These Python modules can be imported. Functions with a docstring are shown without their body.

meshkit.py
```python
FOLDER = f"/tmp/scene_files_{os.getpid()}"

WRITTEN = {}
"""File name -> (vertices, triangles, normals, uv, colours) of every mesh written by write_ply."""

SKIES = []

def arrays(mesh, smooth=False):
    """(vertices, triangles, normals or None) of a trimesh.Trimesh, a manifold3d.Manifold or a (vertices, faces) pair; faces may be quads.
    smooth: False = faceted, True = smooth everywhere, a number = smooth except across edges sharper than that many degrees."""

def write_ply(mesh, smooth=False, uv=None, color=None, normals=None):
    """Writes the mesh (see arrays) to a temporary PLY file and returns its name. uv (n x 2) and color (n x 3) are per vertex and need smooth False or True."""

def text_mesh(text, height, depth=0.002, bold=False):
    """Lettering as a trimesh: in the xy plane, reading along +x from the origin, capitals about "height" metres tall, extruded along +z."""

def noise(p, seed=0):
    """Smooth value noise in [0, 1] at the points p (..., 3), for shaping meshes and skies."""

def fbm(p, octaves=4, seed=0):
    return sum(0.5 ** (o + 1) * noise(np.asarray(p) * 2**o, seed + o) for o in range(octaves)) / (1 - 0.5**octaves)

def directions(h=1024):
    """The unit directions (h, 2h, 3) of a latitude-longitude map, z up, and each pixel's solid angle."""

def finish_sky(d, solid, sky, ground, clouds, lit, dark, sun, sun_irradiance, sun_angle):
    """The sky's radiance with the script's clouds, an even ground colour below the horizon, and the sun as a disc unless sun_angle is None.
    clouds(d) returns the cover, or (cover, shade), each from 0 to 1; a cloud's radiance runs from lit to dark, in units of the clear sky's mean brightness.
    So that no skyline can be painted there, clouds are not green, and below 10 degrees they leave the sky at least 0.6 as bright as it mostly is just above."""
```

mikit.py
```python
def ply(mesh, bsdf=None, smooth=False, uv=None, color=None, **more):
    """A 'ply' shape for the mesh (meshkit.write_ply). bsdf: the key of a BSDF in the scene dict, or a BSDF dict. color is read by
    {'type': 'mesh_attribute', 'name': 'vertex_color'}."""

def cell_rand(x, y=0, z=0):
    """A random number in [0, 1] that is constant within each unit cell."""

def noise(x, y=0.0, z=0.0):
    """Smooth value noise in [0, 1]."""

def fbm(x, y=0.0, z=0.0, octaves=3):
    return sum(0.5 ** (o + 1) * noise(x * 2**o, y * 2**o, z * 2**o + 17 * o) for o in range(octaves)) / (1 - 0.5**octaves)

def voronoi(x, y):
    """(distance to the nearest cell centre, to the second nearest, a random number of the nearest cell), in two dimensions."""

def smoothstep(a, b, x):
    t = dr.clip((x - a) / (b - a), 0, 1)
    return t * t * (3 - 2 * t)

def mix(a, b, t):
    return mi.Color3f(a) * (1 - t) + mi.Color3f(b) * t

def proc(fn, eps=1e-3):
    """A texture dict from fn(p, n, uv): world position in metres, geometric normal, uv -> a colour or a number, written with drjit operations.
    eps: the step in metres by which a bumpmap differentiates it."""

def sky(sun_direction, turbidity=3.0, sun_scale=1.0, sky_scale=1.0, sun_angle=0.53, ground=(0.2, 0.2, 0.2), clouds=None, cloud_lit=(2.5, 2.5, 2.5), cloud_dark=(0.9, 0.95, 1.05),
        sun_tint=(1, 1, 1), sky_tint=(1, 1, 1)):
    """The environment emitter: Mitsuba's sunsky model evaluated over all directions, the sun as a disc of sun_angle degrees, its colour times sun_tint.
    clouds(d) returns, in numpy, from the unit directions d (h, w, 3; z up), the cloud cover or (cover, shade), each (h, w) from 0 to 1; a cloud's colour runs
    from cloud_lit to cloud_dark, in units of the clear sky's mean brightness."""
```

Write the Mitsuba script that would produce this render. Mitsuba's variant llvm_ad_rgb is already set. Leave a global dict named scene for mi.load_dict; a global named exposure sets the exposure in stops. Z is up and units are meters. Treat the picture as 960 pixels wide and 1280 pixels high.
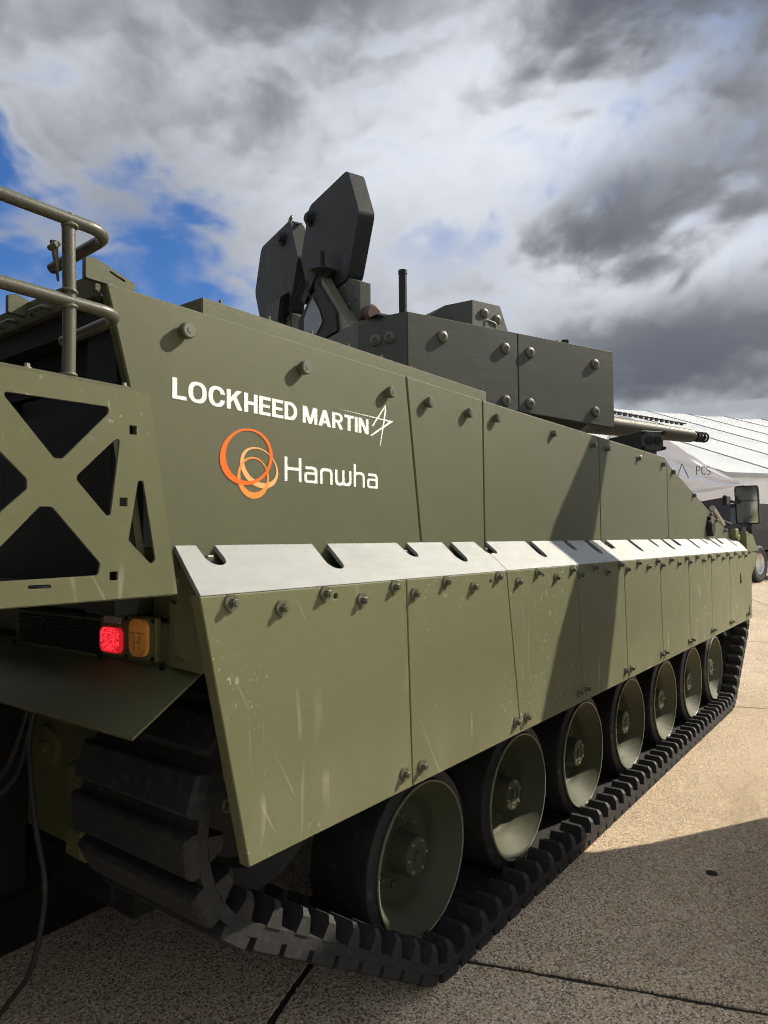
import math
import numpy as np
import trimesh
import shapely
from shapely import affinity
from shapely.geometry import Polygon, LineString, Point, box as sbox
from shapely.ops import unary_union
import drjit as dr
import mitsuba as mi
import meshkit
import mikit
from mikit import noise, fbm, voronoi, cell_rand, smoothstep, mix

T = mi.ScalarTransform4f
rng = np.random.default_rng(7)
scene, labels = {'type': 'scene'}, {}

# ------------------------------------------------------------------ camera, sky, exposure
# world: x to the vehicle's right (towards the photographer), y along the vehicle to its front, z up; metres
CAM = np.array([1.604, -2.339, 1.669])
FWD = np.array([-0.607, 0.793, 0.042])
DOWN = np.array([-0.0329, 0.0271, -0.9991])
scene['camera'] = {'type': 'perspective', 'fov': 57.88, 'fov_axis': 'x', 'near_clip': 0.05, 'far_clip': 2000.0,
                   'to_world': T().look_at(origin=CAM.tolist(), target=(CAM + FWD).tolist(), up=(-DOWN).tolist())}
SUN = (1.0, 1.75, 1.55)
exposure = 2.92


def cloud_fn(d):
    az = np.degrees(np.arctan2(d[..., 1], d[..., 0]))
    rel = (127.44 - az + 180) % 360 - 180            # degrees to the right of the picture's middle
    el = np.degrees(np.arcsin(np.clip(d[..., 2], -1, 1)))

    def nz(f, fz, octv, seed, off=None):
        q = np.stack([d[..., 0] * f, d[..., 1] * f, d[..., 2] * fz], -1) + 5.3
        if off is not None:
            q = q + off[..., None] * np.array([1.0, -0.7, 0.8])
        return meshkit.fbm(q, octv, seed) - 0.5
    big = nz(2.6, 3.6, 3, 5)
    det = nz(5.5, 7.5, 5, 11, big * 1.5)
    fine = nz(15, 20, 6, 23, det * 3.0) + 0.45 * nz(38, 48, 4, 61, det * 5.0)
    rx, ry = rel + 12 * big + 16 * det + 5 * fine, el + 10 * nz(3.1, 4.0, 4, 41) + 8 * fine + 5 * det

    def blob(a, e, sa, se):
        return np.exp(-(((rx - a) / sa) ** 2 + ((ry - e) / se) ** 2))
    hole = 1.15 * blob(-31, 23, 6, 6) + 1.0 * blob(-19, 18, 10, 4.5) + 0.7 * blob(-16, 24, 7, 4.5) + 0.30 * blob(5.5, 20.5, 5, 2.5) + 0.9 * blob(-47, 22, 12, 9) + 0.8 * blob(120, 45, 25, 18) + 0.7 * blob(-150, 45, 30, 18) + 0.6 * blob(-100, 35, 20, 12)
    cover = smoothstep_np(-0.3, 0.95, 1.05 + 0.4 * big + 1.25 * fine + 1.1 * det - 1.05 * hole)
    dark = 1.3 * blob(24, 37, 11, 7) + 0.95 * blob(27, 26, 6, 4.5) + 0.95 * blob(17, 23.5, 5, 3.2) + 0.62 * blob(-3, 40, 7, 5) + 1.0 * blob(26, 13.5, 14, 4) + 0.10 * blob(-24, 42, 14, 6)
    ang = np.degrees(np.arccos(np.clip(d @ (np.array([-0.6, 0.79, 0.3]) / 1.037), -1, 1)))
    dark = dark + smoothstep_np(42, 70, ang) * (1.1 * big - 0.75)
    qx, qy = rel + 7 * det + 5 * fine, el + 5 * det + 5 * fine
    for a_, e_, sa, se, w_ in ((24, 35, 10, 6, 0.75), (19, 23.5, 4.5, 2.8, 0.45), (27, 14, 13, 3.0, 0.55), (-5, 38, 8, 3.5, 0.25)):
        dark = dark + w_ * np.exp(-(((qx - a_) / sa) ** 2 + ((qy - e_) / se) ** 2))
    dark = dark * smoothstep_np(7.5, 12.5, el)
    white = 0.55 * blob(8, 30, 9, 7) + 0.5 * blob(20, 19, 8, 2.5) + 0.25 * blob(-6, 26, 8, 5) + 0.9 * np.exp(-(((rel - 67) / 32) ** 2 + ((el - 38) / 26) ** 2))
    shade = 0.5 + 0.5 * np.tanh(1.35 * (0.50 + 0.74 * dark - white + 1.15 * det + 0.85 * fine + 0.4 * big - 0.5))
    return cover, shade


def smoothstep_np(a, b, x):
    t = np.clip((x - a) / (b - a), 0, 1)
    return t * t * (3 - 2 * t)


scene['sky'] = mikit.sky(SUN, turbidity=3, sun_scale=0.72, sky_scale=0.41, clouds=cloud_fn, cloud_lit=(3.75, 3.92, 4.22), cloud_dark=(0.48, 0.54, 0.66), ground=(0.25, 0.21, 0.16), sky_tint=(0.45, 0.75, 1.2), sun_tint=(0.90, 1.0, 1.14))

# ------------------------------------------------------------------ materials


def two(b):
    return {'type': 'twosided', 'bsdf': b}


def rgb(*c):
    return {'type': 'rgb', 'value': list(c)}


def prin(color, rough=0.5, metallic=0.0, spec=0.5, **more):
    return {'type': 'principled', 'base_color': color if isinstance(color, dict) else rgb(*color), 'roughness': rough, 'metallic': metallic, 'specular': spec, **more}


OLIVE = (0.1075, 0.1135, 0.0555)


def olive_fn(p, n, uv):
    a = fbm(p.x * 2.3, p.y * 2.3, p.z * 2.3, 3)
    b = fbm(p.x * 60, p.y * 60, p.z * 60, 2)
    run = smoothstep(0.55, 0.95, noise(p.y * 22 + 0.6 * noise(p.y * 7, p.z * 7, 2), p.z * 1.3, 3.0)) * smoothstep(0.4, 0.65, fbm(p.y * 1.7, p.z * 1.7, 8.0, 3))
    pale = smoothstep(0.52, 0.72, fbm(p.x * 1.1 + 3, p.y * 1.1, p.z * 2.4, 4))
    a = a + 0.28 * pale + 0.22 * run - 0.12
    return mix((OLIVE[0] * 0.90, OLIVE[1] * 0.91, OLIVE[2] * 0.92), (OLIVE[0] * 1.12, OLIVE[1] * 1.1, OLIVE[2] * 1.08), 0.65 * a + 0.35 * b)


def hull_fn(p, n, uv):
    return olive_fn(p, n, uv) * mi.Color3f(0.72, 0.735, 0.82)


def scuff_fn(p, n, uv):
    base = olive_fn(p, n, uv)
    # dusty runs and rubbed marks: streaks long in z, more of them low on the panels
    warp = 0.05 * noise(p.y * 6, p.z * 6, 3)
    s = noise(p.y * 46 + warp * 40, p.z * 5.0, 1.3)
    gate = smoothstep(0.50, 0.66, fbm(p.y * 2.6 + 4.2, p.z * 3.2, 2.0, 3))
    streak = smoothstep(0.74, 0.93, s) * gate
    spk = smoothstep(0.86, 0.95, noise(p.y * 120, p.z * 75, 7.0)) * smoothstep(0.5, 0.7, fbm(p.y * 3.1, p.z * 3.1, 9.0, 3))
    q = p.z * 0.55 + p.y
    r = p.z - p.y * 0.6
    line = smoothstep(0.90, 0.97, noise(q * 55, r * 3.0, 5.0)) * smoothstep(0.55, 0.7, fbm(p.y * 4 + 9, p.z * 4, 4.0, 2))
    dust = 0.16 * smoothstep(1.25, 0.86, p.z) * fbm(p.y * 9, p.z * 3, 2.0, 3)
    m = dr.clip(0.40 * streak * (0.35 + 0.65 * noise(p.y * 30, p.z * 40, 6.0)) + 0.6 * spk + 0.28 * line + dust, 0, 0.7)
    return mix(base, (0.40, 0.385, 0.31), m)


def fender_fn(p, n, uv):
    # the upward-facing plates have a paler, bluish base than the olive, mottled by noise
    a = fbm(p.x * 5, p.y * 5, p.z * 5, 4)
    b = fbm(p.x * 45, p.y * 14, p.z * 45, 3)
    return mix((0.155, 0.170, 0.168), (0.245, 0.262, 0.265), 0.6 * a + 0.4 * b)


def basket_fn(p, n, uv):
    return scuff_fn(p, n, uv) * mi.Color3f(0.82, 0.83, 0.86)


def paint_bump(p, n, uv):
    return fbm(p.x * 190, p.y * 190, p.z * 190, 2) * 0.6 + fbm(p.x * 3.5, p.y * 3.5, p.z * 3.5, 2) * 16


def turret_fn(p, n, uv):
    a = fbm(p.x * 3, p.y * 3, p.z * 3, 3)
    band = noise(p.x * 0.8 + p.y * 0.5, 0.3, p.z * 48 + 1.2 * noise(p.x * 3, p.y * 3, 2))
    b = fbm(p.x * 70, p.y * 70, p.z * 70, 2)
    return mix((0.040, 0.045, 0.037), (0.060, 0.066, 0.055), 0.55 * a + 0.08 * band + 0.37 * b)


def hatch_fn(p, n, uv):
    a = fbm(p.x * 4, p.y * 4, p.z * 2.2, 4)
    r = smoothstep(0.6, 0.9, noise(p.x * 21, p.y * 21, p.z * 3.5)) * smoothstep(0.45, 0.65, fbm(p.x * 2, p.y * 2, p.z * 2, 3))
    return mix((0.008, 0.0105, 0.0125), (0.015, 0.0185, 0.0195), a) + mi.Color3f(0.012, 0.012, 0.012) * r


def turret_bump(p, n, uv):
    w = noise(p.x * 3, p.y * 3, p.z * 2)
    return 0.22 * dr.sin(p.z * 150 + 2.5 * w) * (0.3 + noise(p.x * 1.5 + p.y, p.z * 2, 1)) + 7.0 * fbm(p.x * 5, p.y * 5, p.z * 7, 3) + 0.35 * fbm(p.x * 120, p.y * 120, p.z * 120, 2)


def bump(b, fn, scale, eps=1e-3):
    return {'type': 'bumpmap', 'arbitrary': {**mikit.proc(fn, eps)}, 'scale': scale, 'bsdf': b}


def rubber_fn(p, n, uv):
    a = fbm(p.x * 9, p.y * 9, p.z * 9, 3)
    d = smoothstep(0.55, 0.8, fbm(p.x * 40, p.y * 40, p.z * 40, 2))
    return mix((0.014, 0.0145, 0.016), (0.030, 0.030, 0.029), 0.7 * a) + mi.Color3f(0.02, 0.019, 0.017) * (d * 0.5)


def ground_fn(p, n, uv):
    d1, d2, r = voronoi(p.x * 132, p.y * 132)
    e1, e2, s = voronoi(p.x * 310 + 7, p.y * 310)
    stone = mix((0.37, 0.275, 0.17), (0.70, 0.565, 0.40), r)
    stone = dr.select(r > 0.86, mi.Color3f(0.76, 0.69, 0.58), stone)
    stone = dr.select(r < 0.17, mi.Color3f(0.17, 0.105, 0.07), stone)
    stone = dr.select((r > 0.40) & (r < 0.47), mi.Color3f(0.20, 0.18, 0.165), stone)
    gap = smoothstep(0.03, 0.22, d2 - d1)
    mortar = mix((0.31, 0.24, 0.165), (0.52, 0.41, 0.28), s)
    c = mix(mortar, stone, gap)
    big = fbm(p.x * 0.55, p.y * 0.55, 1.0, 4)
    scuff = smoothstep(0.60, 0.8, fbm((p.x * 0.94 + p.y * 0.34) * 5.5, (p.y * 0.94 - p.x * 0.34) * 0.9, 7.0, 4))
    mid = fbm(p.x * 3.1, p.y * 3.1, 2.0, 3)
    c = c * (0.92 + 0.26 * big + 0.18 * mid)
    damp = smoothstep(0.62, 0.75, fbm(p.x * 0.9 + 5, p.y * 0.9 + 2, 4.0, 4))
    oil = smoothstep(0.70, 0.80, fbm(p.x * 2.6 + 31, p.y * 2.6 + 9, 5.0, 4))
    return c * (1 - 0.16 * damp) * (1 - 0.14 * scuff) * (1 - 0.07 * oil)


def ground_bump(p, n, uv):
    d1, d2, r = voronoi(p.x * 132, p.y * 132)
    return dr.minimum(d2 - d1, 0.5) * (0.6 + r) + 0.3 * noise(p.x * 300, p.y * 300, 0)


def canvas_fn(p, n, uv):
    a = fbm(p.x * 0.6, p.y * 0.6, p.z * 1.5, 4)
    return mix((0.37, 0.39, 0.405), (0.47, 0.49, 0.50), a)


def lens_fn(p, n, uv):
    return 0.25 + 0.75 * noise(p.x * 330, 0.0, p.z * 330)


B = {
    'paint_olive': two(bump(prin(mikit.proc(olive_fn), 0.6, spec=0.28), paint_bump, 0.00016)),
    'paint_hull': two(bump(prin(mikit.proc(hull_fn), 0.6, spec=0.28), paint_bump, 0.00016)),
    'paint_basket': two(bump(prin(mikit.proc(basket_fn), 0.6, spec=0.28), paint_bump, 0.00016)),
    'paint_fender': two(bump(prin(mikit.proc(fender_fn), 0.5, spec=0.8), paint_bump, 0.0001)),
    'paint_wheel_shaded': two(prin((0.056, 0.060, 0.034), 0.62, spec=0.25)),  # olive darkened in place of the shade below the skirt
    'rim_edge_paint': two(prin((0.17, 0.175, 0.135), 0.4, spec=0.5)),
    'paint_rail': two(prin((0.058, 0.060, 0.042), 0.42, spec=0.45)),
    'barrel_paint': two(prin((0.015, 0.0145, 0.012), 0.55, spec=0.25)),
    'amber_dark': two(prin((0.45, 0.17, 0.04), 0.3, spec=0.5)),
    'paint_olive_smooth': two(prin(mikit.proc(olive_fn), 0.48, spec=0.45)),
    'paint_olive_scuffed': two(bump(prin(mikit.proc(scuff_fn), 0.6, spec=0.4), paint_bump, 0.00016)),
    'paint_turret': two(bump(prin(mikit.proc(turret_fn), 0.6, spec=0.25), turret_bump, 0.00030)),
    'paint_turret_smooth': two(prin(mikit.proc(turret_fn), 0.55, spec=0.28)),
    'paint_hatch': two(prin(mikit.proc(hatch_fn), 0.6, spec=0.22)),
    'paint_dark': two(prin((0.013, 0.0145, 0.013), 0.55, spec=0.3)),
    'black': two(prin((0.008, 0.008, 0.008), 0.7, spec=0.3)),
    'bolt_paint': two(prin((0.080, 0.082, 0.054), 0.42, spec=0.5)),
    'bolt_worn': two(prin((0.30, 0.29, 0.24), 0.35, metallic=0.5)),
    'rubber': two(prin(mikit.proc(rubber_fn), 0.62, spec=0.4)),
    'decal_white': two(prin((0.72, 0.74, 0.74), 0.5, spec=0.3)),
    'decal_orange': two(prin((0.74, 0.125, 0.005), 0.5, spec=0.3)),
    'decal_peach': two(prin((0.75, 0.36, 0.15), 0.5, spec=0.3)),
    'decal_amber': two(prin((0.76, 0.235, 0.04), 0.5, spec=0.3)),
    'decal_grey': two(prin((0.07, 0.075, 0.085), 0.6, spec=0.2)),
    'amber_lens': two(prin((0.92, 0.42, 0.09), 0.2, spec=0.6, clearcoat=0.6)),
    'clear_lens': two(prin((0.30, 0.30, 0.29), 0.2, spec=0.6)),
    'copper': two(prin((0.055, 0.028, 0.018), 0.5, metallic=0.2)),
    'mirror_glass': {'type': 'twosided', 'bsdf': {'type': 'roughconductor', 'material': 'Al', 'alpha': 0.02}},
    'canvas': two(prin(mikit.proc(canvas_fn), 0.7, spec=0.2)),
    'canvas_wall': two(prin((0.80, 0.82, 0.82), 0.7, spec=0.2)),  # same canvas as the roof, made paler to offset shade on the walls
    'canvas_grey': two(prin((0.66, 0.665, 0.69), 0.75, spec=0.2)),
    'navy': two(prin((0.012, 0.015, 0.032), 0.5, spec=0.4)),
    'truck_grey': two(prin((0.0075, 0.009, 0.0125), 0.55, spec=0.2)),
    'chrome': two(prin((0.62, 0.62, 0.62), 0.22, metallic=0.9)),
    'ground_mat': two(bump(prin(mikit.proc(ground_fn), 0.85, spec=0.25), ground_bump, 0.0026, 5e-4)),
    'joint_dirt': two(prin((0.045, 0.042, 0.036), 0.95, spec=0.1)),
    'glass_dark': two(prin((0.01, 0.012, 0.015), 0.08, spec=0.8)),
}
scene.update(B)

# ------------------------------------------------------------------ mesh helpers
counts = {}


def key_for(base):
    k = counts.get(base, 0)
    counts[base] = k + 1
    return base if k == 0 else f'{base}_{k:03d}'


def put(parent, name, shape, **lab):
    """One entry of the scene; shape is a dict from mikit.ply (shared between copies) possibly with to_world."""
    key = key_for((parent + '__' if parent else '') + name)
    scene[key] = shape
    if lab:
        labels[key] = lab
    return key


def thing(name, label, category, group=None):
    key = key_for(name)
    labels[key] = {'label': label, 'category': category, **({'group': group} if group else {})}
    return key


def cat(*ms):
    return trimesh.util.concatenate(list(ms))


def bx(x0, x1, y0, y1, z0, z1, b=0.0):
    if b <= 0:
        m = trimesh.creation.box((x1 - x0, y1 - y0, z1 - z0))
        m.apply_translation(((x0 + x1) / 2, (y0 + y1) / 2, (z0 + z1) / 2))
        return m
    pts = []
    for sx in (0, 1):
        for sy in (0, 1):
            for sz in (0, 1):
                c = np.array([(x0, x1)[sx], (y0, y1)[sy], (z0, z1)[sz]])
                inn = np.array([1 - 2 * sx, 1 - 2 * sy, 1 - 2 * sz]) * b
                for a in range(3):
                    o = inn.copy()
                    o[a] = 0
                    pts.append(c + o)
    return trimesh.convex.convex_hull(np.array(pts))


def hull(pts):
    return trimesh.convex.convex_hull(np.array(pts, float))


def cyl(p0, p1, r, r1=None, n=20):
    """A capped cylinder or cone between two points."""
    p0, p1 = np.array(p0, float), np.array(p1, float)
    r1 = r if r1 is None else r1
    z = (p1 - p0) / np.linalg.norm(p1 - p0)
    x = np.cross(z, [0, 0, 1] if abs(z[2]) < 0.9 else [1, 0, 0])
    x /= np.linalg.norm(x)
    y = np.cross(z, x)
    a = np.arange(n) * 2 * np.pi / n
    ring = np.cos(a)[:, None] * x + np.sin(a)[:, None] * y
    v = np.vstack([p0 + ring * r, p1 + ring * r1, [p0], [p1]])
    i = np.arange(n)
    j = (i + 1) % n
    f = np.vstack([np.c_[i, j, j + n], np.c_[i, j + n, i + n], np.c_[j, i, i * 0 + 2 * n], np.c_[i + n, j + n, i * 0 + 2 * n + 1]])
    return trimesh.Trimesh(v, f, process=False)


def tube(path, r, n=14, caps=True):
    path = np.array(path, float)
    t = np.gradient(path, axis=0)
    t /= np.linalg.norm(t, axis=1, keepdims=True)
    u = np.cross(t[0], [0.13, 0.31, 0.94])
    u /= np.linalg.norm(u)
    rings = []
    a = np.arange(n) * 2 * np.pi / n
    for p, d in zip(path, t):
        u = u - d * (u @ d)
        u /= np.linalg.norm(u)
        w = np.cross(d, u)
        rings.append(p + r * (np.cos(a)[:, None] * u + np.sin(a)[:, None] * w))
    v = np.vstack(rings)
    i = np.arange(n)
    j = (i + 1) % n
    f = [np.vstack([np.c_[i + k * n, j + k * n, j + (k + 1) * n], np.c_[i + k * n, j + (k + 1) * n, i + (k + 1) * n]]) for k in range(len(path) - 1)]
    if caps:
        v = np.vstack([v, path[:1], path[-1:]])
        f.append(np.c_[j, i, i * 0 + len(v) - 2])
        m = (len(path) - 1) * n
        f.append(np.c_[i + m, j + m, i * 0 + len(v) - 1])
    return trimesh.Trimesh(v, np.vstack(f), process=False)


def bend(pts, rad, n=8):
    """A polyline whose corners are rounded."""
    pts = [np.array(p, float) for p in pts]
    out = [pts[0]]
    for a, b, c in zip(pts, pts[1:], pts[2:]):
        u, w = a - b, c - b
        lu, lw = np.linalg.norm(u), np.linalg.norm(w)
        r = min(rad, 0.45 * lu, 0.45 * lw)
        p, q = b + u / lu * r, b + w / lw * r
        for s in np.linspace(0, 1, n):
            out.append((1 - s) ** 2 * p + 2 * s * (1 - s) * b + s * s * q)
    out.append(pts[-1])
    return np.array(out)


def lathe(profile, axis='x', n=48):
    """Revolve (r, h) about an axis."""
    pr = np.array(profile, float)
    a = np.arange(n) * 2 * np.pi / n
    v = np.array([[h, r * math.cos(t), r * math.sin(t)] for t in a for r, h in pr])
    if axis == 'z':
        v = v[:, [1, 2, 0]]
    m = len(pr)
    f = []
    for k in range(n):
        l = (k + 1) % n
        for i in range(m - 1):
            p, q, r_, s = k * m + i, k * m + i + 1, l * m + i + 1, l * m + i
            f += [[p, q, r_], [p, r_, s]]
    me = trimesh.Trimesh(v, np.array(f), process=False)
    return me


def ext(poly, h0, h1, bevel=0.0):
    """Extrude a (y, z) outline along x from h0 to h1; the edges of the face at h1 are chamfered."""
    if not isinstance(poly, (Polygon, shapely.MultiPolygon)):
        poly = Polygon(poly)
    out = []
    for g in getattr(poly, 'geoms', [poly]):
        g = shapely.geometry.polygon.orient(g)
        if bevel > 0:
            inner = g.buffer(-bevel, join_style='mitre')
            ok = len(inner.exterior.coords) == len(g.exterior.coords) and len(inner.interiors) == len(g.interiors)
            if ok:
                body = []
                va, fa = trimesh.creation.triangulate_polygon(inner, engine='earcut')
                body.append(trimesh.Trimesh(np.c_[np.full(len(va), h1), va], fa, process=False))
                vb, fb = trimesh.creation.triangulate_polygon(g, engine='earcut')
                body.append(trimesh.Trimesh(np.c_[np.full(len(vb), h0), vb], fb[:, ::-1], process=False))
                inner = shapely.geometry.polygon.orient(inner)
                rings = [(g.exterior, inner.exterior)] + list(zip(g.interiors, inner.interiors))
                for og, ig in rings:
                    o = np.array(og.coords)[:-1]
                    q = np.array(ig.coords)[:-1]
                    k = np.argmin(((q - o[0]) ** 2).sum(1))
                    q = np.roll(q, -k, axis=0)
                    n = len(o)
                    if len(q) != n:
                        continue
                    sgn = 1 if h1 > h0 else -1
                    v = np.vstack([np.c_[np.full(n, h0), o], np.c_[np.full(n, h1 - sgn * bevel), o], np.c_[np.full(n, h1), q]])
                    i = np.arange(n)
                    j = (i + 1) % n
                    f = np.vstack([np.vstack([np.c_[i + a * n, j + a * n, j + (a + 1) * n], np.c_[i + a * n, j + (a + 1) * n, i + (a + 1) * n]]) for a in (0, 1)])
                    body.append(trimesh.Trimesh(v, f, process=False))
                out.append(cat(*body))
                continue
        m = trimesh.creation.extrude_polygon(g, abs(h1 - h0), engine='earcut')
        v = np.array(m.vertices)
        out.append(trimesh.Trimesh(np.c_[v[:, 2] + min(h0, h1), v[:, 0], v[:, 1]], m.faces, process=False))
    return cat(*out)


def moved(mesh, m):
    mesh = mesh.copy()
    mesh.apply_transform(np.array(m, float))
    return mesh


def frame(o, ex, ey, ez):
    m = np.eye(4)
    m[:3, 0], m[:3, 1], m[:3, 2], m[:3, 3] = ex, ey, ez, o
    return m


def tw(m):
    return T(np.asarray(m, float).tolist())


def rounded(pts, r):
    p = Polygon(pts)
    return p.buffer(-r, join_style='mitre').buffer(r, quad_segs=4)


# ------------------------------------------------------------------ ground
AX, BX = np.array([0.941, 0.337]), np.array([-0.337, 0.941])
g = bx(-600, 600, -600, 600, -0.5, -0.007)
scene['ground'] = mikit.ply(g, 'joint_dirt')
labels['ground'] = {'label': 'dark packed dirt below the concrete slabs', 'kind': 'structure'}
S = 4.87
A0, B0 = -0.43, 0.05
near = []
for i in range(-3, 8):
    for j in range(-2, 9):
        near.append((i, j))
grid = {}
for i, j in near:
    u0, u1 = A0 + i * S, A0 + (i + 1) * S
    v0, v1 = B0 + j * S, B0 + (j + 1) * S
    g = 0.015
    pts = []
    n = 24
    r2 = np.random.default_rng(1000 + i * 37 + j)
    # chipped, slightly wandering arrises
    for (a, b) in (((u0 + g, v0 + g), (u1 - g, v0 + g)), ((u1 - g, v0 + g), (u1 - g, v1 - g)), ((u1 - g, v1 - g), (u0 + g, v1 - g)), ((u0 + g, v1 - g), (u0 + g, v0 + g))):
        m = 260 if abs(i) < 2 and abs(j) < 2 else 2
        for s in np.arange(m) / m:
            jit = r2.normal(0, 0.0016, 2) + 0.0035 * np.array([math.sin(s * 61 + i), math.cos(s * 47 + j)]) * math.sin(s * 23) if m > 2 and 0 < s else np.zeros(2)
            pts.append((a[0] + (b[0] - a[0]) * s + jit[0], a[1] + (b[1] - a[1]) * s + jit[1]))
    P = Polygon([tuple(AX * a + BX * b) for a, b in pts])
    m = trimesh.creation.extrude_polygon(P, 0.028, engine='earcut')
    m.apply_translation((0, 0, -0.028 + 0.0015 * r2.random()))
    put('ground', 'slab', mikit.ply(m, 'ground_mat'))
far = trimesh.creation.box((900, 900, 0.02))
far.apply_translation((0, 0, -0.016))
# beyond the laid slabs the apron goes on as one sheet with a hole where the slabs lie
hole = Polygon([tuple(AX * a + BX * b) for a, b in ((A0 - 3 * S, B0 - 2 * S), (A0 + 8 * S, B0 - 2 * S), (A0 + 8 * S, B0 + 9 * S), (A0 - 3 * S, B0 + 9 * S))])
m = trimesh.creation.extrude_polygon(sbox(-600, -600, 600, 600).difference(hole), 0.02, engine='earcut')
m.apply_translation((0, 0, -0.021))
scene['pavement'] = mikit.ply(m, 'ground_mat')
labels['pavement'] = {'label': 'tan concrete apron running on to the horizon', 'kind': 'structure'}

# ------------------------------------------------------------------ the armoured vehicle
V = thing('armoured_vehicle', 'olive green tracked armoured vehicle with bolted grey turret and company names on its side', 'armoured vehicle')
XS, XH = 0.30, 0.15          # outer faces of the skirt and of the hull side

# --- hull
parts = [bx(-3.20, 0.122, -1.36, 3.05, 1.66, 2.258),                         # upper hull box
         bx(-3.20, 0.10, -1.02, 5.3, 1.30, 1.655),                           # sponson
         bx(-2.62, -0.47, -1.00, 5.4, 0.44, 1.31),                           # lower hull between the tracks
         hull([(-3.2, 3.04, 2.258), (0.122, 3.04, 2.258), (-3.2, 3.04, 1.66), (0.122, 3.04, 1.66), (-3.2, 5.2, 1.66), (0.122, 5.2, 1.66), (0.122, 5.1, 1.70), (-3.2, 5.1, 1.70)]),
         hull([(-3.2, 5.2, 1.655), (0.10, 5.2, 1.655), (-3.2, 5.2, 0.9), (-0.47, 5.2, 0.6), (-3.0, 6.2, 1.35), (-0.05, 6.2, 1.35), (-3.0, 6.2, 1.2), (-0.47, 6.2, 1.2)]),
         bx(-3.36, -3.20, -1.2, 5.2, 0.9, 2.2)]                              # left side skirts and plates
scene[key_for(V + '__hull')] = mikit.ply(cat(*parts), 'paint_dark')  # near-black colour stands in for shade on rear wall and belly
put(V, 'hull_roof', mikit.ply(cat(bx(-3.19, 0.118, -1.44, 3.03, 2.259, 2.266)), 'paint_hull'))
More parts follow.
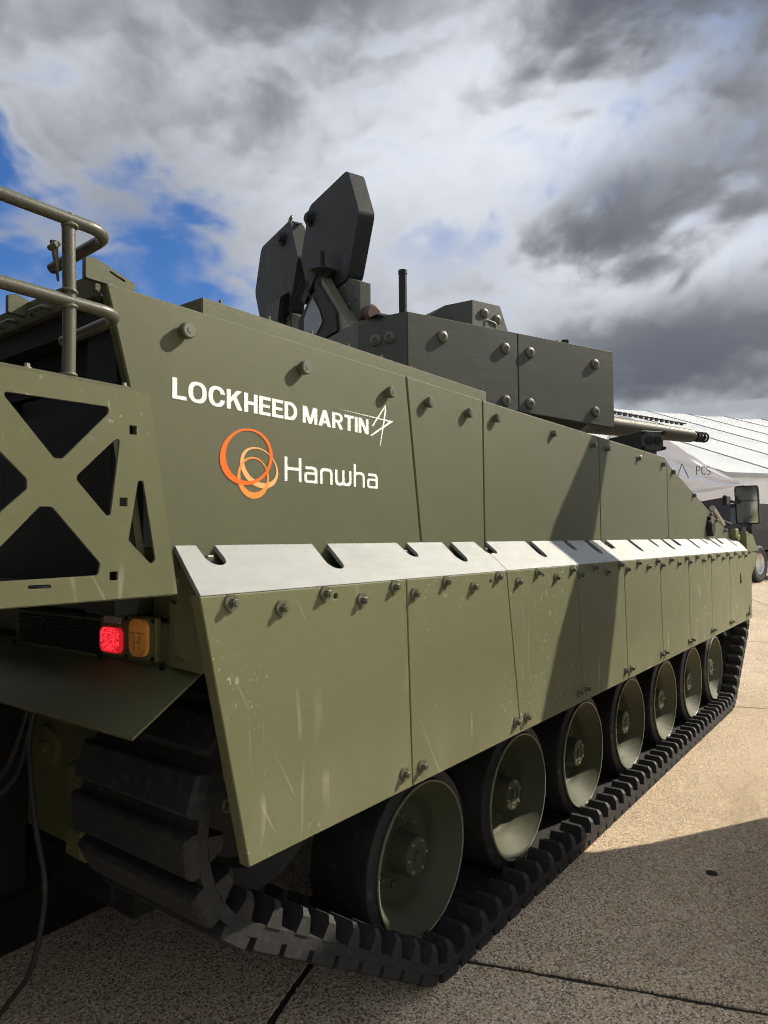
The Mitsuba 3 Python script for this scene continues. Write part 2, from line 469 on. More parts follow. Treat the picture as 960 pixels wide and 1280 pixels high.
# rear face: recessed door frame, ledge, posts
rear = [bx(-3.18, 0.10, -1.438, -1.37, 2.20, 2.256), bx(-3.18, 0.02, -1.385, -1.362, 2.09, 2.19), bx(-0.03, 0.10, -1.42, -1.36, 1.5, 2.199), bx(-3.18, -0.5, -1.40, -1.362, 1.5, 2.08), bx(-0.46, -0.10, -1.38, -1.362, 1.5, 2.08)]
put(V, 'rear_frame', mikit.ply(cat(*rear), 'paint_dark'))  # olive wall coloured near-black for the shade in the recess
put(V, 'roof_edge_strip', mikit.ply(cat(bx(-3.1, 0.06, -1.455, -1.435, 2.262, 2.322, 0.003)), 'paint_hull'))
loop = ply_loop = mikit.ply(tube(bend([(-0.05, -1.457, 2.276), (-0.05, -1.478, 2.276), (-0.05, -1.478, 2.306), (-0.05, -1.457, 2.306)], 0.01, 5), 0.005, 8), 'paint_olive', smooth=40)
hl = tube(bend([(-0.04, 0.004, 0), (-0.04, -0.02, 0), (0.04, -0.02, 0), (0.04, 0.004, 0)], 0.012, 6), 0.006, 8)
hl = mikit.ply(hl, 'bolt_paint', smooth=40)
for hx in (-0.19, -0.37, -0.62):
    put(V, 'grab_handle', {**hl, 'to_world': T().translate([hx, -1.455, 2.278])})
# slotted hinge arms standing on the rear roof edge
for hx, y0 in ((0.085, -1.50), (-0.30, -1.50)):
    o = rounded([(y0, 2.285), (y0, 2.333), (y0 + 0.022, 2.339), (y0 + 0.128, 2.306), (y0 + 0.128, 2.291), (y0 + 0.115, 2.286)], 0.004)
    sl = LineString([(y0 + 0.062, 2.316), (y0 + 0.098, 2.305)]).buffer(0.0028)
    put(V, 'hinge_arm', mikit.ply(ext(o.difference(sl), hx, hx + 0.016), 'paint_hull'))
    put(V, 'hinge_pin', mikit.ply(cyl((hx - 0.01, y0 + 0.06, 2.275), (hx + 0.02, y0 + 0.06, 2.275), 0.011), 'bolt_worn', smooth=40))

# --- hull side plates
G = 0.0035
sides = [
    [(-1.478, 2.268), (-0.299 - G, 2.268), (-0.1955 - G, 1.53), (-1.283, 1.53)],
    [(-0.299 + G, 2.268), (0.262 - G, 2.268), (0.262 - G, 1.53), (-0.1955 + G, 1.53)],
    [(0.262 + G, 2.268), (1.632 - G, 2.268), (1.632 - G, 1.53), (0.262 + G, 1.53)],
    [(1.632 + G, 2.268), (2.96, 2.268), (3.018 - G, 2.255), (3.018 - G, 1.53), (1.632 + G, 1.53)],
    [(3.018 + G, 2.25), (3.10, 2.215), (5.13, 1.71), (5.24, 1.53), (3.018 + G, 1.53)]]
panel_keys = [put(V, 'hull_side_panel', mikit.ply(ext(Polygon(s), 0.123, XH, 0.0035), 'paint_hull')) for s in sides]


def hexhead(r, h, washer_r, washer_h, n=6, stud=0.0):
    ms = [cyl((0, 0, 0), (washer_h, 0, 0), washer_r, washer_r * 0.93, 24), cyl((washer_h, 0, 0), (washer_h + h * 0.9, 0, 0), r, r, n), cyl((washer_h + h * 0.9, 0, 0), (washer_h + h, 0, 0), r, r * 0.82, n)]
    if stud:
        ms.append(cyl((washer_h + h, 0, 0), (washer_h + h + stud, 0, 0), r * 0.6, n=10))
    return cat(*ms)


# spacer studs along the top of the hull side: a cylinder with a round cap whose face is bare and grooved
stud = mikit.ply(cat(cyl((0, 0, 0), (0.010, 0, 0), 0.016, n=22), cyl((0.010, 0, 0), (0.026, 0, 0), 0.0205, 0.0205, 22), cyl((0.026, 0, 0), (0.029, 0, 0), 0.0205, 0.0175, 22), cyl((0.029, 0, 0), (0.0305, 0, 0), 0.009, 0.008, 6)), 'bolt_paint', smooth=35)
hexb = mikit.ply(hexhead(0.017, 0.022, 0.022, 0.006), 'bolt_paint')
hy = [(-1.268, 2.202, 0), (-0.845, 2.19, 0), (-0.415, 2.188, 0), (-0.17, 2.19, 1), (0.125, 2.192, 1), (0.364, 2.204, 2), (0.972, 2.206, 2), (1.521, 2.208, 2), (1.745, 2.208, 3), (2.339, 2.205, 3), (2.90, 2.208, 3), (3.156, 2.172, 4), (3.758, 2.022, 4), (4.328, 1.88, 4), (4.538, 1.827, 4), (4.892, 1.74, 4), (5.16, 1.672, 4)]
for y, z, pk in hy:
    put(panel_keys[pk], 'bolt', {**(stud if y < 0.7 else hexb), 'to_world': T().translate([XH, y, z]).rotate([1, 0, 0], float(rng.uniform(0, 60)))})
# black oval hook on the front panel
ov = [(math.cos(t) * 0.075 + 4.25, math.sin(t) * 0.072 + 1.755) for t in np.linspace(0, 2 * np.pi, 25)[:-1]]
put(panel_keys[4], 'oval_bumper', mikit.ply(ext(Polygon([(y, 1.755 + (z - 1.755) * 1.0) for y, z in ov]), XH, XH + 0.05, 0.012), 'black', smooth=50))
put(panel_keys[4], 'stop', mikit.ply(cyl((XH, 4.25, 1.845), (XH + 0.03, 4.25, 1.845), 0.022, 0.014, 16), 'black', smooth=40))

# raised strip along the roof edge
st = put(V, 'roof_flange', mikit.ply(cat(bx(-0.03, 0.10, -1.17, 0.387, 2.267, 2.331, 0.003)), 'paint_hull'))
pin = mikit.ply(cyl((0, 0, 0), (0, 0, 0.012), 0.005, n=10), 'bolt_paint')
for k, y in enumerate(np.linspace(-1.1, 0.36, 9)):
    put(st, 'bolt', {**pin, 'to_world': T().translate([0.09, float(y), 2.331])})

# --- lettering and emblems on the hull side (flat print)
DX = 0.0012
X0, X1 = XH - 0.0006, XH + DX


def glyph(ch, s=0.205):
    def ln(*p, w=s):
        return LineString(p).buffer(w / 2, cap_style='flat', join_style='mitre', mitre_limit=3)

    def ring(w, t=s):
        def se(x0, x1, y0, y1, n=2.4):
            a = np.linspace(0, 2 * np.pi, 49)[:-1]
            return Polygon([((x0 + x1) / 2 + (x1 - x0) / 2 * np.sign(c) * abs(c) ** (2 / n), (y0 + y1) / 2 + (y1 - y0) / 2 * np.sign(d) * abs(d) ** (2 / n)) for c, d in zip(np.cos(a), np.sin(a))])
        return se(0, w, -0.015, 1.015).difference(se(t, w - t, 0.15, 0.85))
    h = s / 2
    if ch == 'L':
        return unary_union([sbox(0, 0, s, 1), sbox(0, 0, .62, .175)]), .62
    if ch == 'O':
        return ring(.84), .84
    if ch == 'C':
        r = ring(.80)
        return r.difference(Polygon([(.44, .5), (.9, .66), (.9, .34)])).difference(sbox(.56, .355, .9, .645)), .80
    if ch == 'K':
        return unary_union([sbox(0, 0, s, 1), Polygon([(s - .02, .33), (s - .02, .58), (.50, 1), (.76, 1)]), Polygon([(.30, .56), (.50, .66), (.80, 0), (.55, 0)])]), .80
    if ch == 'H':
        return unary_union([sbox(0, 0, s, 1), sbox(.72 - s, 0, .72, 1), sbox(0, .41, .72, .585)]), .72
    if ch == 'E':
        return unary_union([sbox(0, 0, s, 1), sbox(0, 0, .64, .17), sbox(0, .83, .64, 1), sbox(0, .42, .59, .58)]), .64
    if ch == 'D':
        def dd(x0, x1, y0, y1):
            rr = (y1 - y0) / 2
            cx_ = x1 - rr * .8
            return unary_union([sbox(x0, y0, cx_, y1), affinity.scale(Point(cx_, (y0 + y1) / 2).buffer(rr, 24), .8, 1).intersection(sbox(cx_ - .001, -1, 9, 9))])
        return dd(0, .76, 0, 1).difference(dd(s, .76 - s, .17, .83)), .76
    if ch == 'M':
        return unary_union([sbox(0, 0, s * .9, 1), sbox(.90 - s * .9, 0, .90, 1), Polygon([(0, 1), (.26, 1), (.535, .0), (.365, 0)]), Polygon([(.90, 1), (.64, 1), (.365, 0), (.535, 0)])]), .90
    if ch == 'A':
        return unary_union([Polygon([(0, 0), (.235, 0), (.53, 1), (.30, 1)]), Polygon([(.83, 0), (.595, 0), (.30, 1), (.53, 1)]), sbox(.2, .19, .63, .345)]), .83
    if ch == 'R':
        bowl = unary_union([sbox(0, .40, .46, 1), affinity.scale(Point(.46, .70).buffer(.30, 20), .9, 1).intersection(sbox(.4, 0, 2, 2))])
        cut = unary_union([sbox(s, .555, .45, .845), affinity.scale(Point(.45, .70).buffer(.145, 16), .7, 1).intersection(sbox(.4, 0, 2, 2))])
        return unary_union([sbox(0, 0, s, 1), bowl.difference(cut), Polygon([(.28, .46), (.50, .46), (.76, 0), (.52, 0)])]), .76
    if ch == 'T':
        return unary_union([sbox(.34 - h, 0, .34 + h, 1), sbox(0, .83, .68, 1)]), .68
    if ch == 'I':
        return sbox(0, 0, s, 1), s
    if ch == 'N':
        return unary_union([sbox(0, 0, s * .93, 1), sbox(.74 - s * .93, 0, .74, 1), Polygon([(0, 1), (.23, 1), (.74, 0), (.51, 0)])]), .74


def word(text, gap, space):
    x, out = 0, []
    for ch in text:
        if ch == ' ':
            x += space
            continue
        p, w = glyph(ch)
        out.append(affinity.translate(p, x, 0))
        x += w + gap
    return out, x - gap


def fit_affine(polys, w, h, y0, y1, z0, z1):
    return [affinity.affine_transform(p, [(y1 - y0) / w, 0, 0, (z1 - z0) / h, y0, z0]) for p in polys]


w1, L1 = word('LOCKHEED', .085, .3)
w2, L2 = word('MARTIN', .075, .3)
side0 = panel_keys[0]
put(side0, 'name_lettering', mikit.ply(ext(unary_union(fit_affine(w1, L1, 1, -1.300, -0.862, 2.0285, 2.0815)), X0, X1), 'decal_white'), label='white bold lettering LOCKHEED MARTIN')
put(side0, 'name_lettering', mikit.ply(ext(unary_union(fit_affine(w2, L2, 1, -0.838, -0.522, 2.0285, 2.0795)), X0, X1), 'decal_white'))
star = unary_union([Polygon([(-0.694, 2.0935), (-0.380, 2.0915), (-0.398, 2.0858), (-0.46, 2.0885)]), Polygon([(-0.380, 2.0915), (-0.505, 2.026), (-0.512, 2.0275), (-0.402, 2.0885)]), Polygon([(-0.426, 2.145), (-0.5035, 2.060), (-0.4965, 2.060), (-0.4345, 2.128)]), Polygon([(-0.426, 2.145), (-0.460, 1.997), (-0.457, 1.997), (-0.432, 2.085), (-0.4225, 2.125)])])
put(side0, 'star_emblem', mikit.ply(ext(star, X0, X1), 'decal_white'), label='thin white line-drawn star')


def han():
    s = .125
    out, x = [], 0

    def st(*p):
        return LineString(p).buffer(s / 2, cap_style='flat', join_style='round')

    def rr(x0, x1, y0, y1, r):
        return sbox(x0 + r, y0 + r, x1 - r, y1 - r).buffer(r, 8)
    xh = .70
    for ch in 'Hanwha':
        if ch == 'H':
            out.append(affinity.translate(unary_union([sbox(0, 0, s, 1.0), sbox(.80 - s, 0, .80, 1.0), sbox(0, .46, .80, .46 + s)]), x))
            x += .80
        elif ch == 'a':
            bowl = rr(0, .66, 0, .46, .15).difference(rr(s, .66 - s, s * .85, .46 - s * .85, .06))
            top = rr(-.2, .66, .1, xh, .2).difference(rr(-.3, .66 - s, 0, xh - s, .12)).intersection(sbox(.06, .3, 1, 1))
            out.append(affinity.translate(unary_union([bowl, top, sbox(.66 - s, 0, .66, .5)]), x))
            x += .66
        elif ch == 'n' or ch == 'h':
            top = rr(0, .66, -.3, xh, .2).difference(rr(s, .66 - s, -.4, xh - s, .12)).intersection(sbox(0, 0, 1, 1))
            out.append(affinity.translate(unary_union([top, sbox(0, 0, s, 1.05 if ch == 'h' else .55)]), x))
            x += .66
        elif ch == 'w':
            u = rr(0, .52, 0, 1.2, .2).difference(rr(s, .52 - s, s, 1.3, .12)).intersection(sbox(0, 0, 1, xh))
            out.append(affinity.translate(unary_union([u, affinity.translate(u, .52 - s, 0)]), x))
            x += 1.04 - s
        x += .145
    return unary_union(out), x - .145


hp, hw = han()
put(side0, 'name_lettering', mikit.ply(ext(affinity.affine_transform(hp, [0.440 / hw, 0, 0, 0.0715, -0.9145, 1.8475]), X0, X1), 'decal_white'), label='white rounded lettering Hanwha')


def oval(cy, cz, a, b, rot):
    return affinity.rotate(affinity.scale(Point(cy, cz).buffer(1, 40), a, b), rot, origin=(cy, cz))


big_ring = oval(-1.0575, 1.9045, 0.0965, 0.0765, 18).difference(oval(-1.0535, 1.9075, 0.0805, 0.0690, 16))
big_ring = affinity.translate(big_ring, 0, 0)
peach = oval(-1.0115, 1.8775, 0.0725, 0.0545, -20).difference(oval(-1.0085, 1.8830, 0.0625, 0.0450, -20))
small = oval(-1.0345, 1.8480, 0.0580, 0.0580, 0).difference(oval(-1.0330, 1.8545, 0.0495, 0.0470, 0))
put(side0, 'ring_emblem', mikit.ply(ext(peach, X0, X1), 'decal_peach'), label='three interlocking orange and peach rings')
put(side0, 'ring_emblem', mikit.ply(ext(small, X0, X1 + .0003), 'decal_amber'))
put(side0, 'ring_emblem', mikit.ply(ext(big_ring, X0, X1 + .0006), 'decal_orange'))

# --- sloping fender plates with slots
FL = math.hypot(XS - XH, 0.115)
FD = np.array([-(XS - XH) / FL, 0, 0.115 / FL])       # up the slope
FN = np.array([0.115 / FL, 0, (XS - XH) / FL])         # outward
FM = frame((XS, 0, 1.548), FN, (0, 1, 0), FD)


def slot(y, kind):
    if kind == 's':
        return LineString([(y + 0.005, FL - 0.082 + 0.03), (y + 0.012, FL + 0.1)]).buffer(0.030, 8)
    if kind == 'l':
        return LineString([(y - 0.01, FL - 0.118 + 0.03), (y + 0.02, FL + 0.1)]).buffer(0.034, 8)


slots = []
for k in range(5):
    y0 = -1.205 + 1.44 * k
    slots += [(y0, 's'), (y0 + 0.435, 'l'), (y0 + 0.86, 's'), (y0 + 1.16, 'l'), (y0 + 1.40, 's')]
slots = [s for s in slots if s[0] < 5.3]
cuts = [(-1.331, -1.292), (0.172, 0.20), (1.60, 1.60), (2.96, 2.96), (4.30, 4.30), (5.16, 5.42)]
for (a0, a1), (b0, b1) in zip(cuts, cuts[1:]):
    P = Polygon([(a0 + .003, 0), (b0 - .002, 0), (b1 - .002, FL + 0.004), (a1 + .003, FL + 0.004)])
    for y, k in slots:
        P = P.difference(slot(y, k))
    P = max(getattr(P, 'geoms', [P]), key=lambda g_: g_.area)
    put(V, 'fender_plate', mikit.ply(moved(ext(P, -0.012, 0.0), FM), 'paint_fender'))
fb = mikit.ply(hexhead(0.017, 0.016, 0.021, 0.005), 'bolt_paint')
for y, k in slots:
    if k == 's':
        o = np.array([XH - 0.004, y + 0.012, 1.622])
        put(V, 'fender_bolt', {**fb, 'to_world': tw(frame(o, [1, 0, 0], (0, 1, 0), [0, 0, 1]))})
put(V, 'fender_support', mikit.ply(cat(hull([(0.27, -1.29, 1.50), (0.27, 5.1, 1.50), (0.10, -1.27, 1.52), (0.10, 5.1, 1.52), (0.10, -1.27, 1.36), (0.10, 5.1, 1.36), (0.255, -1.29, 1.36), (0.255, 5.1, 1.36)])), 'paint_olive'))

put(V, 'fender_end', mikit.ply(hull([(.268, -1.295, 1.535), (.16, -1.283, 1.62), (.13, -1.283, 1.40), (.262, -1.283, 1.36), (.268, -1.285, 1.535), (.16, -1.275, 1.62), (.13, -1.275, 1.40), (.262, -1.275, 1.36)]), 'paint_olive'))

# --- skirt panels
ZB, ZT = 0.885, 1.5455
js = [(-1.331, -1.183), (-0.5205, -0.497), (0.166, 0.268), (0.888, 0.935), (1.567, 1.598), (2.252, 2.284), (2.958, 2.95), (3.645, 3.63), (4.335, 4.315), (5.26, 5.31)]
keyholes = [(0.035, 1.510), (0.51, 1.512), (-0.862, 1.515), (1.17, 1.514)]
skirt_keys = []
for n_, ((a0, a1), (b0, b1)) in enumerate(zip(js, js[1:])):
    P = Polygon([(a0 + (0 if n_ == 0 else G * .6), ZT), (a1 + (0 if n_ == 0 else G * .6), ZB), (b1 - G * .6, ZB), (b0 - G * .6, ZT)])
    if n_ == 8:
        P = Polygon([(a0 + G, ZT), (a1 + G, ZB), (5.30, ZB), (5.30, 1.0), (5.36, 1.49), (5.26, ZT)])
    hs = [Point(q).buffer(0.008, 4) for q in keyholes if P.contains(Point(q))]
    if n_ == 8:
        hs += [Polygon([(4.74, 1.245), (4.835, 1.245), (4.80, 1.345), (4.775, 1.345)]), Polygon([(5.12, 0.93), (5.20, 0.93), (5.175, 1.02), (5.14, 1.02)])]
    if hs:
        P = P.difference(unary_union(hs))
    skirt_keys.append(put(V, 'skirt_panel', mikit.ply(ext(P, XS - 0.034, XS, 0.0025), 'paint_olive_scuffed')))


def skirt_at(y):
    for n_, ((a0, _), (b0, _)) in enumerate(zip(js, js[1:])):
        if y < b0:
            return skirt_keys[n_]
    return skirt_keys[-1]


sb = mikit.ply(hexhead(0.0108, 0.0150, 0.0225, 0.0065, stud=0.003), 'bolt_paint')
zz = [-1.241, -1.075, -0.909, -0.75, -0.588, -0.479, -0.288, -0.101, 0.091, 0.263, 0.446, 0.64, 0.828, 0.935, 1.122, 1.303, 1.508, 1.616, 1.814, 2.003, 2.19, 2.296, 2.496, 2.689, 2.885, 2.98, 3.179, 3.376, 3.561, 3.672, 3.865, 4.054, 4.23, 4.347, 4.546, 4.736, 4.917, 5.019, 5.202]
up = {0, 2, 4, 6, 8, 10, 12, 14, 16, 18, 20, 22, 24, 26, 28, 30, 32, 34, 36, 38}
for k, y in enumerate(zz):
    z = 1.526 if k in up else 1.497
    if k == 1:
        z = 1.500
    put(skirt_at(y), 'bolt', {**sb, 'to_world': T().translate([XS, y, z]).rotate([1, 0, 0], float(rng.uniform(0, 60)))})
for y, off in [(-0.547, -1), (-0.448, 1), (0.222, -1), (0.318, 1), (0.884, -1), (0.982, 1), (1.55, -1), (1.648, 1), (2.236, -1), (2.334, 1), (2.905, -1), (3.0, 1), (3.585, -1), (3.68, 1), (4.268, -1), (4.365, 1), (5.02, 1), (5.10, 1)]:
    n_ = max(i for i, (a0, a1) in enumerate(js[:-1]) if a1 <= y)
    put(skirt_keys[n_], 'bolt', {**sb, 'to_world': T().translate([XS, y, 0.938]).rotate([1, 0, 0], float(rng.uniform(0, 60)))})
put(V, 'skirt_rail', mikit.ply(cat(bx(0.10, 0.262, -1.0, 5.1, 1.38, 1.46), bx(0.235, 0.262, -0.9, 5.1, 1.0, 1.03)), 'paint_dark'))

# --- road wheels
ZW, RW = 0.40, 0.30
prof = [(0.292, -0.16), (0.300, -0.014), (0.300, -0.002), (0.298, 0.0), (0.2915, 0.0), (0.2895, -0.003), (0.286, -0.010), (0.252, -0.046), (0.225, -0.076), (0.213, -0.092), (0.206, -0.112), (0.197, -0.132), (0.182, -0.146), (0.162, -0.154), (0.13, -0.157), (0.108, -0.1575)]
dish = mikit.ply(lathe(prof, 'x', 72), 'paint_wheel_shaded', smooth=28)
cap = lathe([(0.112, -0.163), (0.108, -0.150), (0.092, -0.140), (0.082, -0.122), (0.078, -0.046), (0.074, -0.036), (0.052, -0.033), (0.042, -0.031), (0.040, -0.036), (0.022, -0.036), (0.020, -0.028), (0.0, -0.027)], 'x', 40)
capd = mikit.ply(cap, 'paint_wheel_shaded', smooth=30)
tyre = mikit.ply(lathe([(0.296, -0.30), (0.344, -0.30), (0.348, -0.28), (0.348, -0.04), (0.344, -0.022), (0.325, -0.012), (0.3045, -0.010), (0.3045, -0.10), (0.296, -0.16)], 'x', 64), 'rubber', smooth=30)
nut = mikit.ply(hexhead(0.0135, 0.022, 0.017, 0.003, stud=0.01), 'bolt_paint')
rime = mikit.ply(lathe([(0.3005, -0.006), (0.3015, -0.001), (0.2995, 0.0022), (0.2935, 0.0022), (0.2915, -0.001)], 'x', 72), 'rim_edge_paint', smooth=50)
hubb = mikit.ply(hexhead(0.0055, 0.006, 0.007, 0.001), 'bolt_worn')
backd = mikit.ply(lathe([(0.30, -0.2), (0.0, -0.205)], 'x', 32), 'black')
for k in range(7):
    y = k * 0.8438
    w = put(V, 'road_wheel', {**dish, 'to_world': T().translate([0, y, ZW])})
    for q in range(6):
        a = math.radians(q * 60 + 15 * k)
        put(w, 'hub_bolt', {**hubb, 'to_world': T().translate([-0.034, y + 0.0615 * math.cos(a), ZW + 0.0615 * math.sin(a)])})
    ph = float(rng.uniform(0, 45)) if k else 36.0
    put(w, 'rim_edge', {**rime, 'to_world': T().translate([0, y, ZW])})
    put(w, 'tyre', {**tyre, 'to_world': T().translate([0, y, ZW])})
    put(w, 'hub', {**capd, 'to_world': T().translate([0, y, ZW])})
    for q in range(8):
        a = math.radians(ph + q * 45)
        put(w, 'wheel_nut', {**nut, 'to_world': T().translate([-0.1575, y + 0.134 * math.cos(a), ZW + 0.134 * math.sin(a)])})

# --- drive sprocket and idler
spro = cat(lathe([(0.29, -0.02), (0.30, -0.05), (0.30, -0.30), (0.29, -0.33)], 'x', 48), lathe([(0.29, -0.02), (0.22, -0.04), (0.20, -0.08), (0.0, -0.08)], 'x', 48))
SP, ID = (-0.86, 0.905), (5.74, 0.89)
put(V, 'drive_sprocket', mikit.ply(moved(spro, T().translate([0, SP[0], SP[1]]).matrix), 'paint_dark', smooth=30))
put(V, 'idler_wheel', mikit.ply(moved(spro, T().translate([0, ID[0], ID[1]]).scale([1, .9, .9]).matrix), 'paint_dark', smooth=30))

# --- track: belt, inner lugs, outer pads along one closed path
path = unary_union([Point(0, ZW).buffer(0.3475, 64), Point(6 * 0.8438, ZW).buffer(0.3475, 64), Point(*SP).buffer(0.330, 64), Point(*ID).buffer(0.30, 64)]).convex_hull.exterior
PL = path.length
NP = round(PL / 0.1335)


def at_path(s):
    p, q = path.interpolate(s % PL), path.interpolate((s + 0.004) % PL)
    r = path.interpolate((s - 0.004) % PL)
    t = np.array([q.x - r.x, q.y - r.y])
    t /= np.linalg.norm(t)
    return np.array([p.x, p.y]), t


ss = np.linspace(0, PL, 420, endpoint=False)
cc = Polygon(path.coords).centroid
XI, XO = -0.42, 0.140
ring_o, ring_i = [], []
for s in ss:
    p, t = at_path(s)
    nrm = np.array([t[1], -t[0]])
    if (p - np.array([cc.x, cc.y])) @ nrm < 0:
        nrm = -nrm
    ring_o.append(p + nrm * 0.020)
    ring_i.append(p - nrm * 0.014)
n = len(ss)
v = np.vstack([[(x, q[0], q[1]) for q in r] for r in (ring_o, ring_i) for x in (XI, XO - 0.004)])
i = np.arange(n)
j = (i + 1) % n
quad = lambda a, b: np.vstack([np.c_[i + a * n, j + a * n, j + b * n], np.c_[i + a * n, j + b * n, i + b * n]])
belt = trimesh.Trimesh(v, np.vstack([quad(0, 1), quad(1, 3), quad(3, 2), quad(2, 0)]), process=False)
TK = put(V, 'track', mikit.ply(belt, 'rubber', smooth=30))
# local frame of one link: x across, y along the path, z outward


def lug_mesh(x0, x1, b0, b1):
    h, w0, w1 = 0.068, 0.033, 0.012
    zb = -0.012
    return hull([(x0, -w0, zb), (x0, w0, zb), (x1, -w0, zb), (x1, w0, zb),
                 (x0 + b0 * .3, -w1 - .006, zb - h * .72), (x0 + b0 * .3, w1 + .006, zb - h * .72), (x1 - b1 * .3, -w1 - .006, zb - h * .72), (x1 - b1 * .3, w1 + .006, zb - h * .72),
                 (x0 + b0, -w1, zb - h), (x0 + b0, w1, zb - h), (x1 - b1, -w1, zb - h), (x1 - b1, w1, zb - h)])


lug = mikit.ply(lug_mesh(0.012, XO, 0.004, 0.024), 'rubber')
lug_in = mikit.ply(lug_mesh(XI, XI + 0.11, 0.02, 0.004), 'rubber')


def pad_mesh():
    hw, ht = 0.055, 0.038
    p = []
    for x in (XI, XO):
        for y in (-hw, hw):
            p += [(x, y, 0.018), (x, y, 0.018 + ht * .62)]
        e = 0.012 if x == XI else -0.012
        for y in (-hw + .010, hw - .010):
            p.append((x + e, y, 0.018 + ht))
        for y in (-hw + .003, hw - .003):
            p.append((x, y, 0.018 + ht * .8))
    rib = hull([(XI + .02, -.012, .05), (XO - .02, -.012, .05), (XI + .02, .012, .05), (XO - .02, .012, .05), (XI + .03, -.006, .0605), (XO - .03, -.006, .0605), (XI + .03, .006, .0605), (XO - .03, .006, .0605)])
    return hull(p)


pad = mikit.ply(pad_mesh(), 'rubber')
for k in range(NP):
    p, t = at_path(k * PL / NP + 0.03)
    nrm = np.array([t[1], -t[0]])
    if (p - np.array([cc.x, cc.y])) @ nrm < 0:
        nrm = -nrm
    ez = np.array([0, nrm[0], nrm[1]])
    ey = np.array([0, t[0], t[1]])
    if np.cross(ey, ez)[0] < 0:
        ey = -ey
    m = tw(frame((0, p[0], p[1]), (1, 0, 0), ey, ez))
    put(TK, 'lug', {**lug, 'to_world': m})
    put(TK, 'inner_lug', {**lug_in, 'to_world': m})
    put(TK, 'pad', {**pad, 'to_world': m})
put(V, 'left_track', mikit.ply(cat(bx(-3.2, -2.66, -0.1, 5.1, 0.0, 0.08), bx(-3.2, -2.66, -1.1, 5.9, 0.6, 1.25)), 'rubber'))

# --- mudguard and lamp unit at the rear
mg = hull([(-1.2, -1.44, 1.236), (0.205, -1.44, 1.236), (-1.2, -1.235, 1.362), (0.205, -1.235, 1.362), (-1.2, -1.44, 1.230), (0.205, -1.44, 1.230), (-1.2, -1.235, 1.356), (0.205, -1.235, 1.356)])
MG = put(V, 'mudguard', mikit.ply(cat(mg, bx(-1.2, 0.205, -1.236, -1.02, 1.352, 1.358)), 'paint_olive'))
YL = -1.25
LU = put(V, 'tail_lamp_unit', mikit.ply(cat(bx(-0.76, 0.085, YL, YL + 0.10, 1.345, 1.462, 0.004), bx(-0.222, 0.040, YL - 0.018, YL, 1.361, 1.4765, 0.004), bx(-0.735, -0.228, YL - 0.008, YL, 1.350, 1.4585, 0.002)), 'paint_olive'))
put(V, 'rear_hull_box', mikit.ply(cat(bx(-2.9, 0.09, YL + 0.10, -1.0, 1.36, 1.66), bx(-0.30, -0.12, YL + 0.02, YL + .1, 1.47, 1.66), bx(-0.04, 0.12, YL + 0.03, YL + .1, 1.47, 1.60), bx(-2.9, -0.40, YL + 0.05, YL + .1, 1.48, 1.66)), 'paint_olive'))
gm = [bx(-0.715, -0.238, YL - 0.0075, YL - 0.0085, 1.356, 1.450)]
put(LU, 'grille_backing', mikit.ply(bx(-0.715, -0.238, YL - 0.0105, YL - 0.0085, 1.358, 1.450), 'black'))
bars = [bx(x, x + 0.0022, YL - 0.0145, YL - 0.0105, 1.358, 1.450) for x in np.arange(-0.713, -0.24, 0.0115)] + [bx(-0.715, -0.238, YL - 0.0150, YL - 0.0110, z, z + 0.0020) for z in np.arange(1.366, 1.448, 0.0095)]
put(LU, 'grille', {**mikit.ply(cat(*bars), 'paint_dark')}, kind='stuff')


def lens_block(x0, x1, z0, z1, r, y0, y1):
    P = sbox(x0 + r, z0 + r, x1 - r, z1 - r).buffer(r, 6)
    m = ext(P, 0, 1, 0.0)
    vv = np.array(m.vertices)
    return trimesh.Trimesh(np.c_[vv[:, 1], y0 + (y1 - y0) * vv[:, 0], vv[:, 2]], m.faces, process=False)


YF = YL - 0.018
rl = lens_block(-0.208, -0.108, 1.372, 1.440, 0.018, YF + .002, YF - 0.010)
rl.fix_normals()
scene['lens_pattern'] = two(prin((0.5, 0.02, 0.03), 0.3, spec=0.6))


def red_fn(p, n, uv):
    cell = cell_rand(p.x * 260, 0, p.z * 260)
    bars_ = smoothstep(0.35, 0.5, dr.abs(dr.sin(p.z * 230)))
    return mi.Color3f(1.0, 0.035, 0.055) * (1.15 + 1.0 * cell * bars_)


put(LU, 'red_lamp', {**mikit.ply(rl, 'lens_pattern'), 'emitter': {'type': 'area', 'radiance': rgb(0.06, 0.0012, 0.002)}}, label='lit red rear lamp')
cells = []
r3 = np.random.default_rng(3)
for x in np.arange(-0.203, -0.112, 0.0058):
    for z in np.arange(1.377, 1.436, 0.0058):
        if min(x + .208, -.108 - x - .004) + min(z - 1.372, 1.440 - z - .004) < 0.016 or r3.random() < 0.35:
            continue
        cells.append(bx(x, x + .004, YF - 0.0125, YF - 0.0098, z, z + .004, 0.0012))
put(LU, 'lens_facets', {**mikit.ply(cat(*cells), 'lens_pattern'), 'emitter': {'type': 'area', 'radiance': rgb(0.16, 0.007, 0.011)}}, kind='stuff')
put(LU, 'amber_lamp', mikit.ply(lens_block(-0.066, 0.012, 1.373, 1.471, 0.026, YF + .002, YF - 0.011), 'amber_lens'), label='amber indicator lamp')
put(LU, 'amber_bulb_holder', mikit.ply(cat(bx(-0.041, -0.037, YF - .0125, YF - .0105, 1.39, 1.43), bx(-0.017, -0.013, YF - .0125, YF - .0105, 1.39, 1.43), bx(-0.037, -0.017, YF - .0125, YF - .0105, 1.408, 1.412), bx(-0.060, 0.006, YF - .0122, YF - .0105, 1.433, 1.4355)), 'amber_dark'))
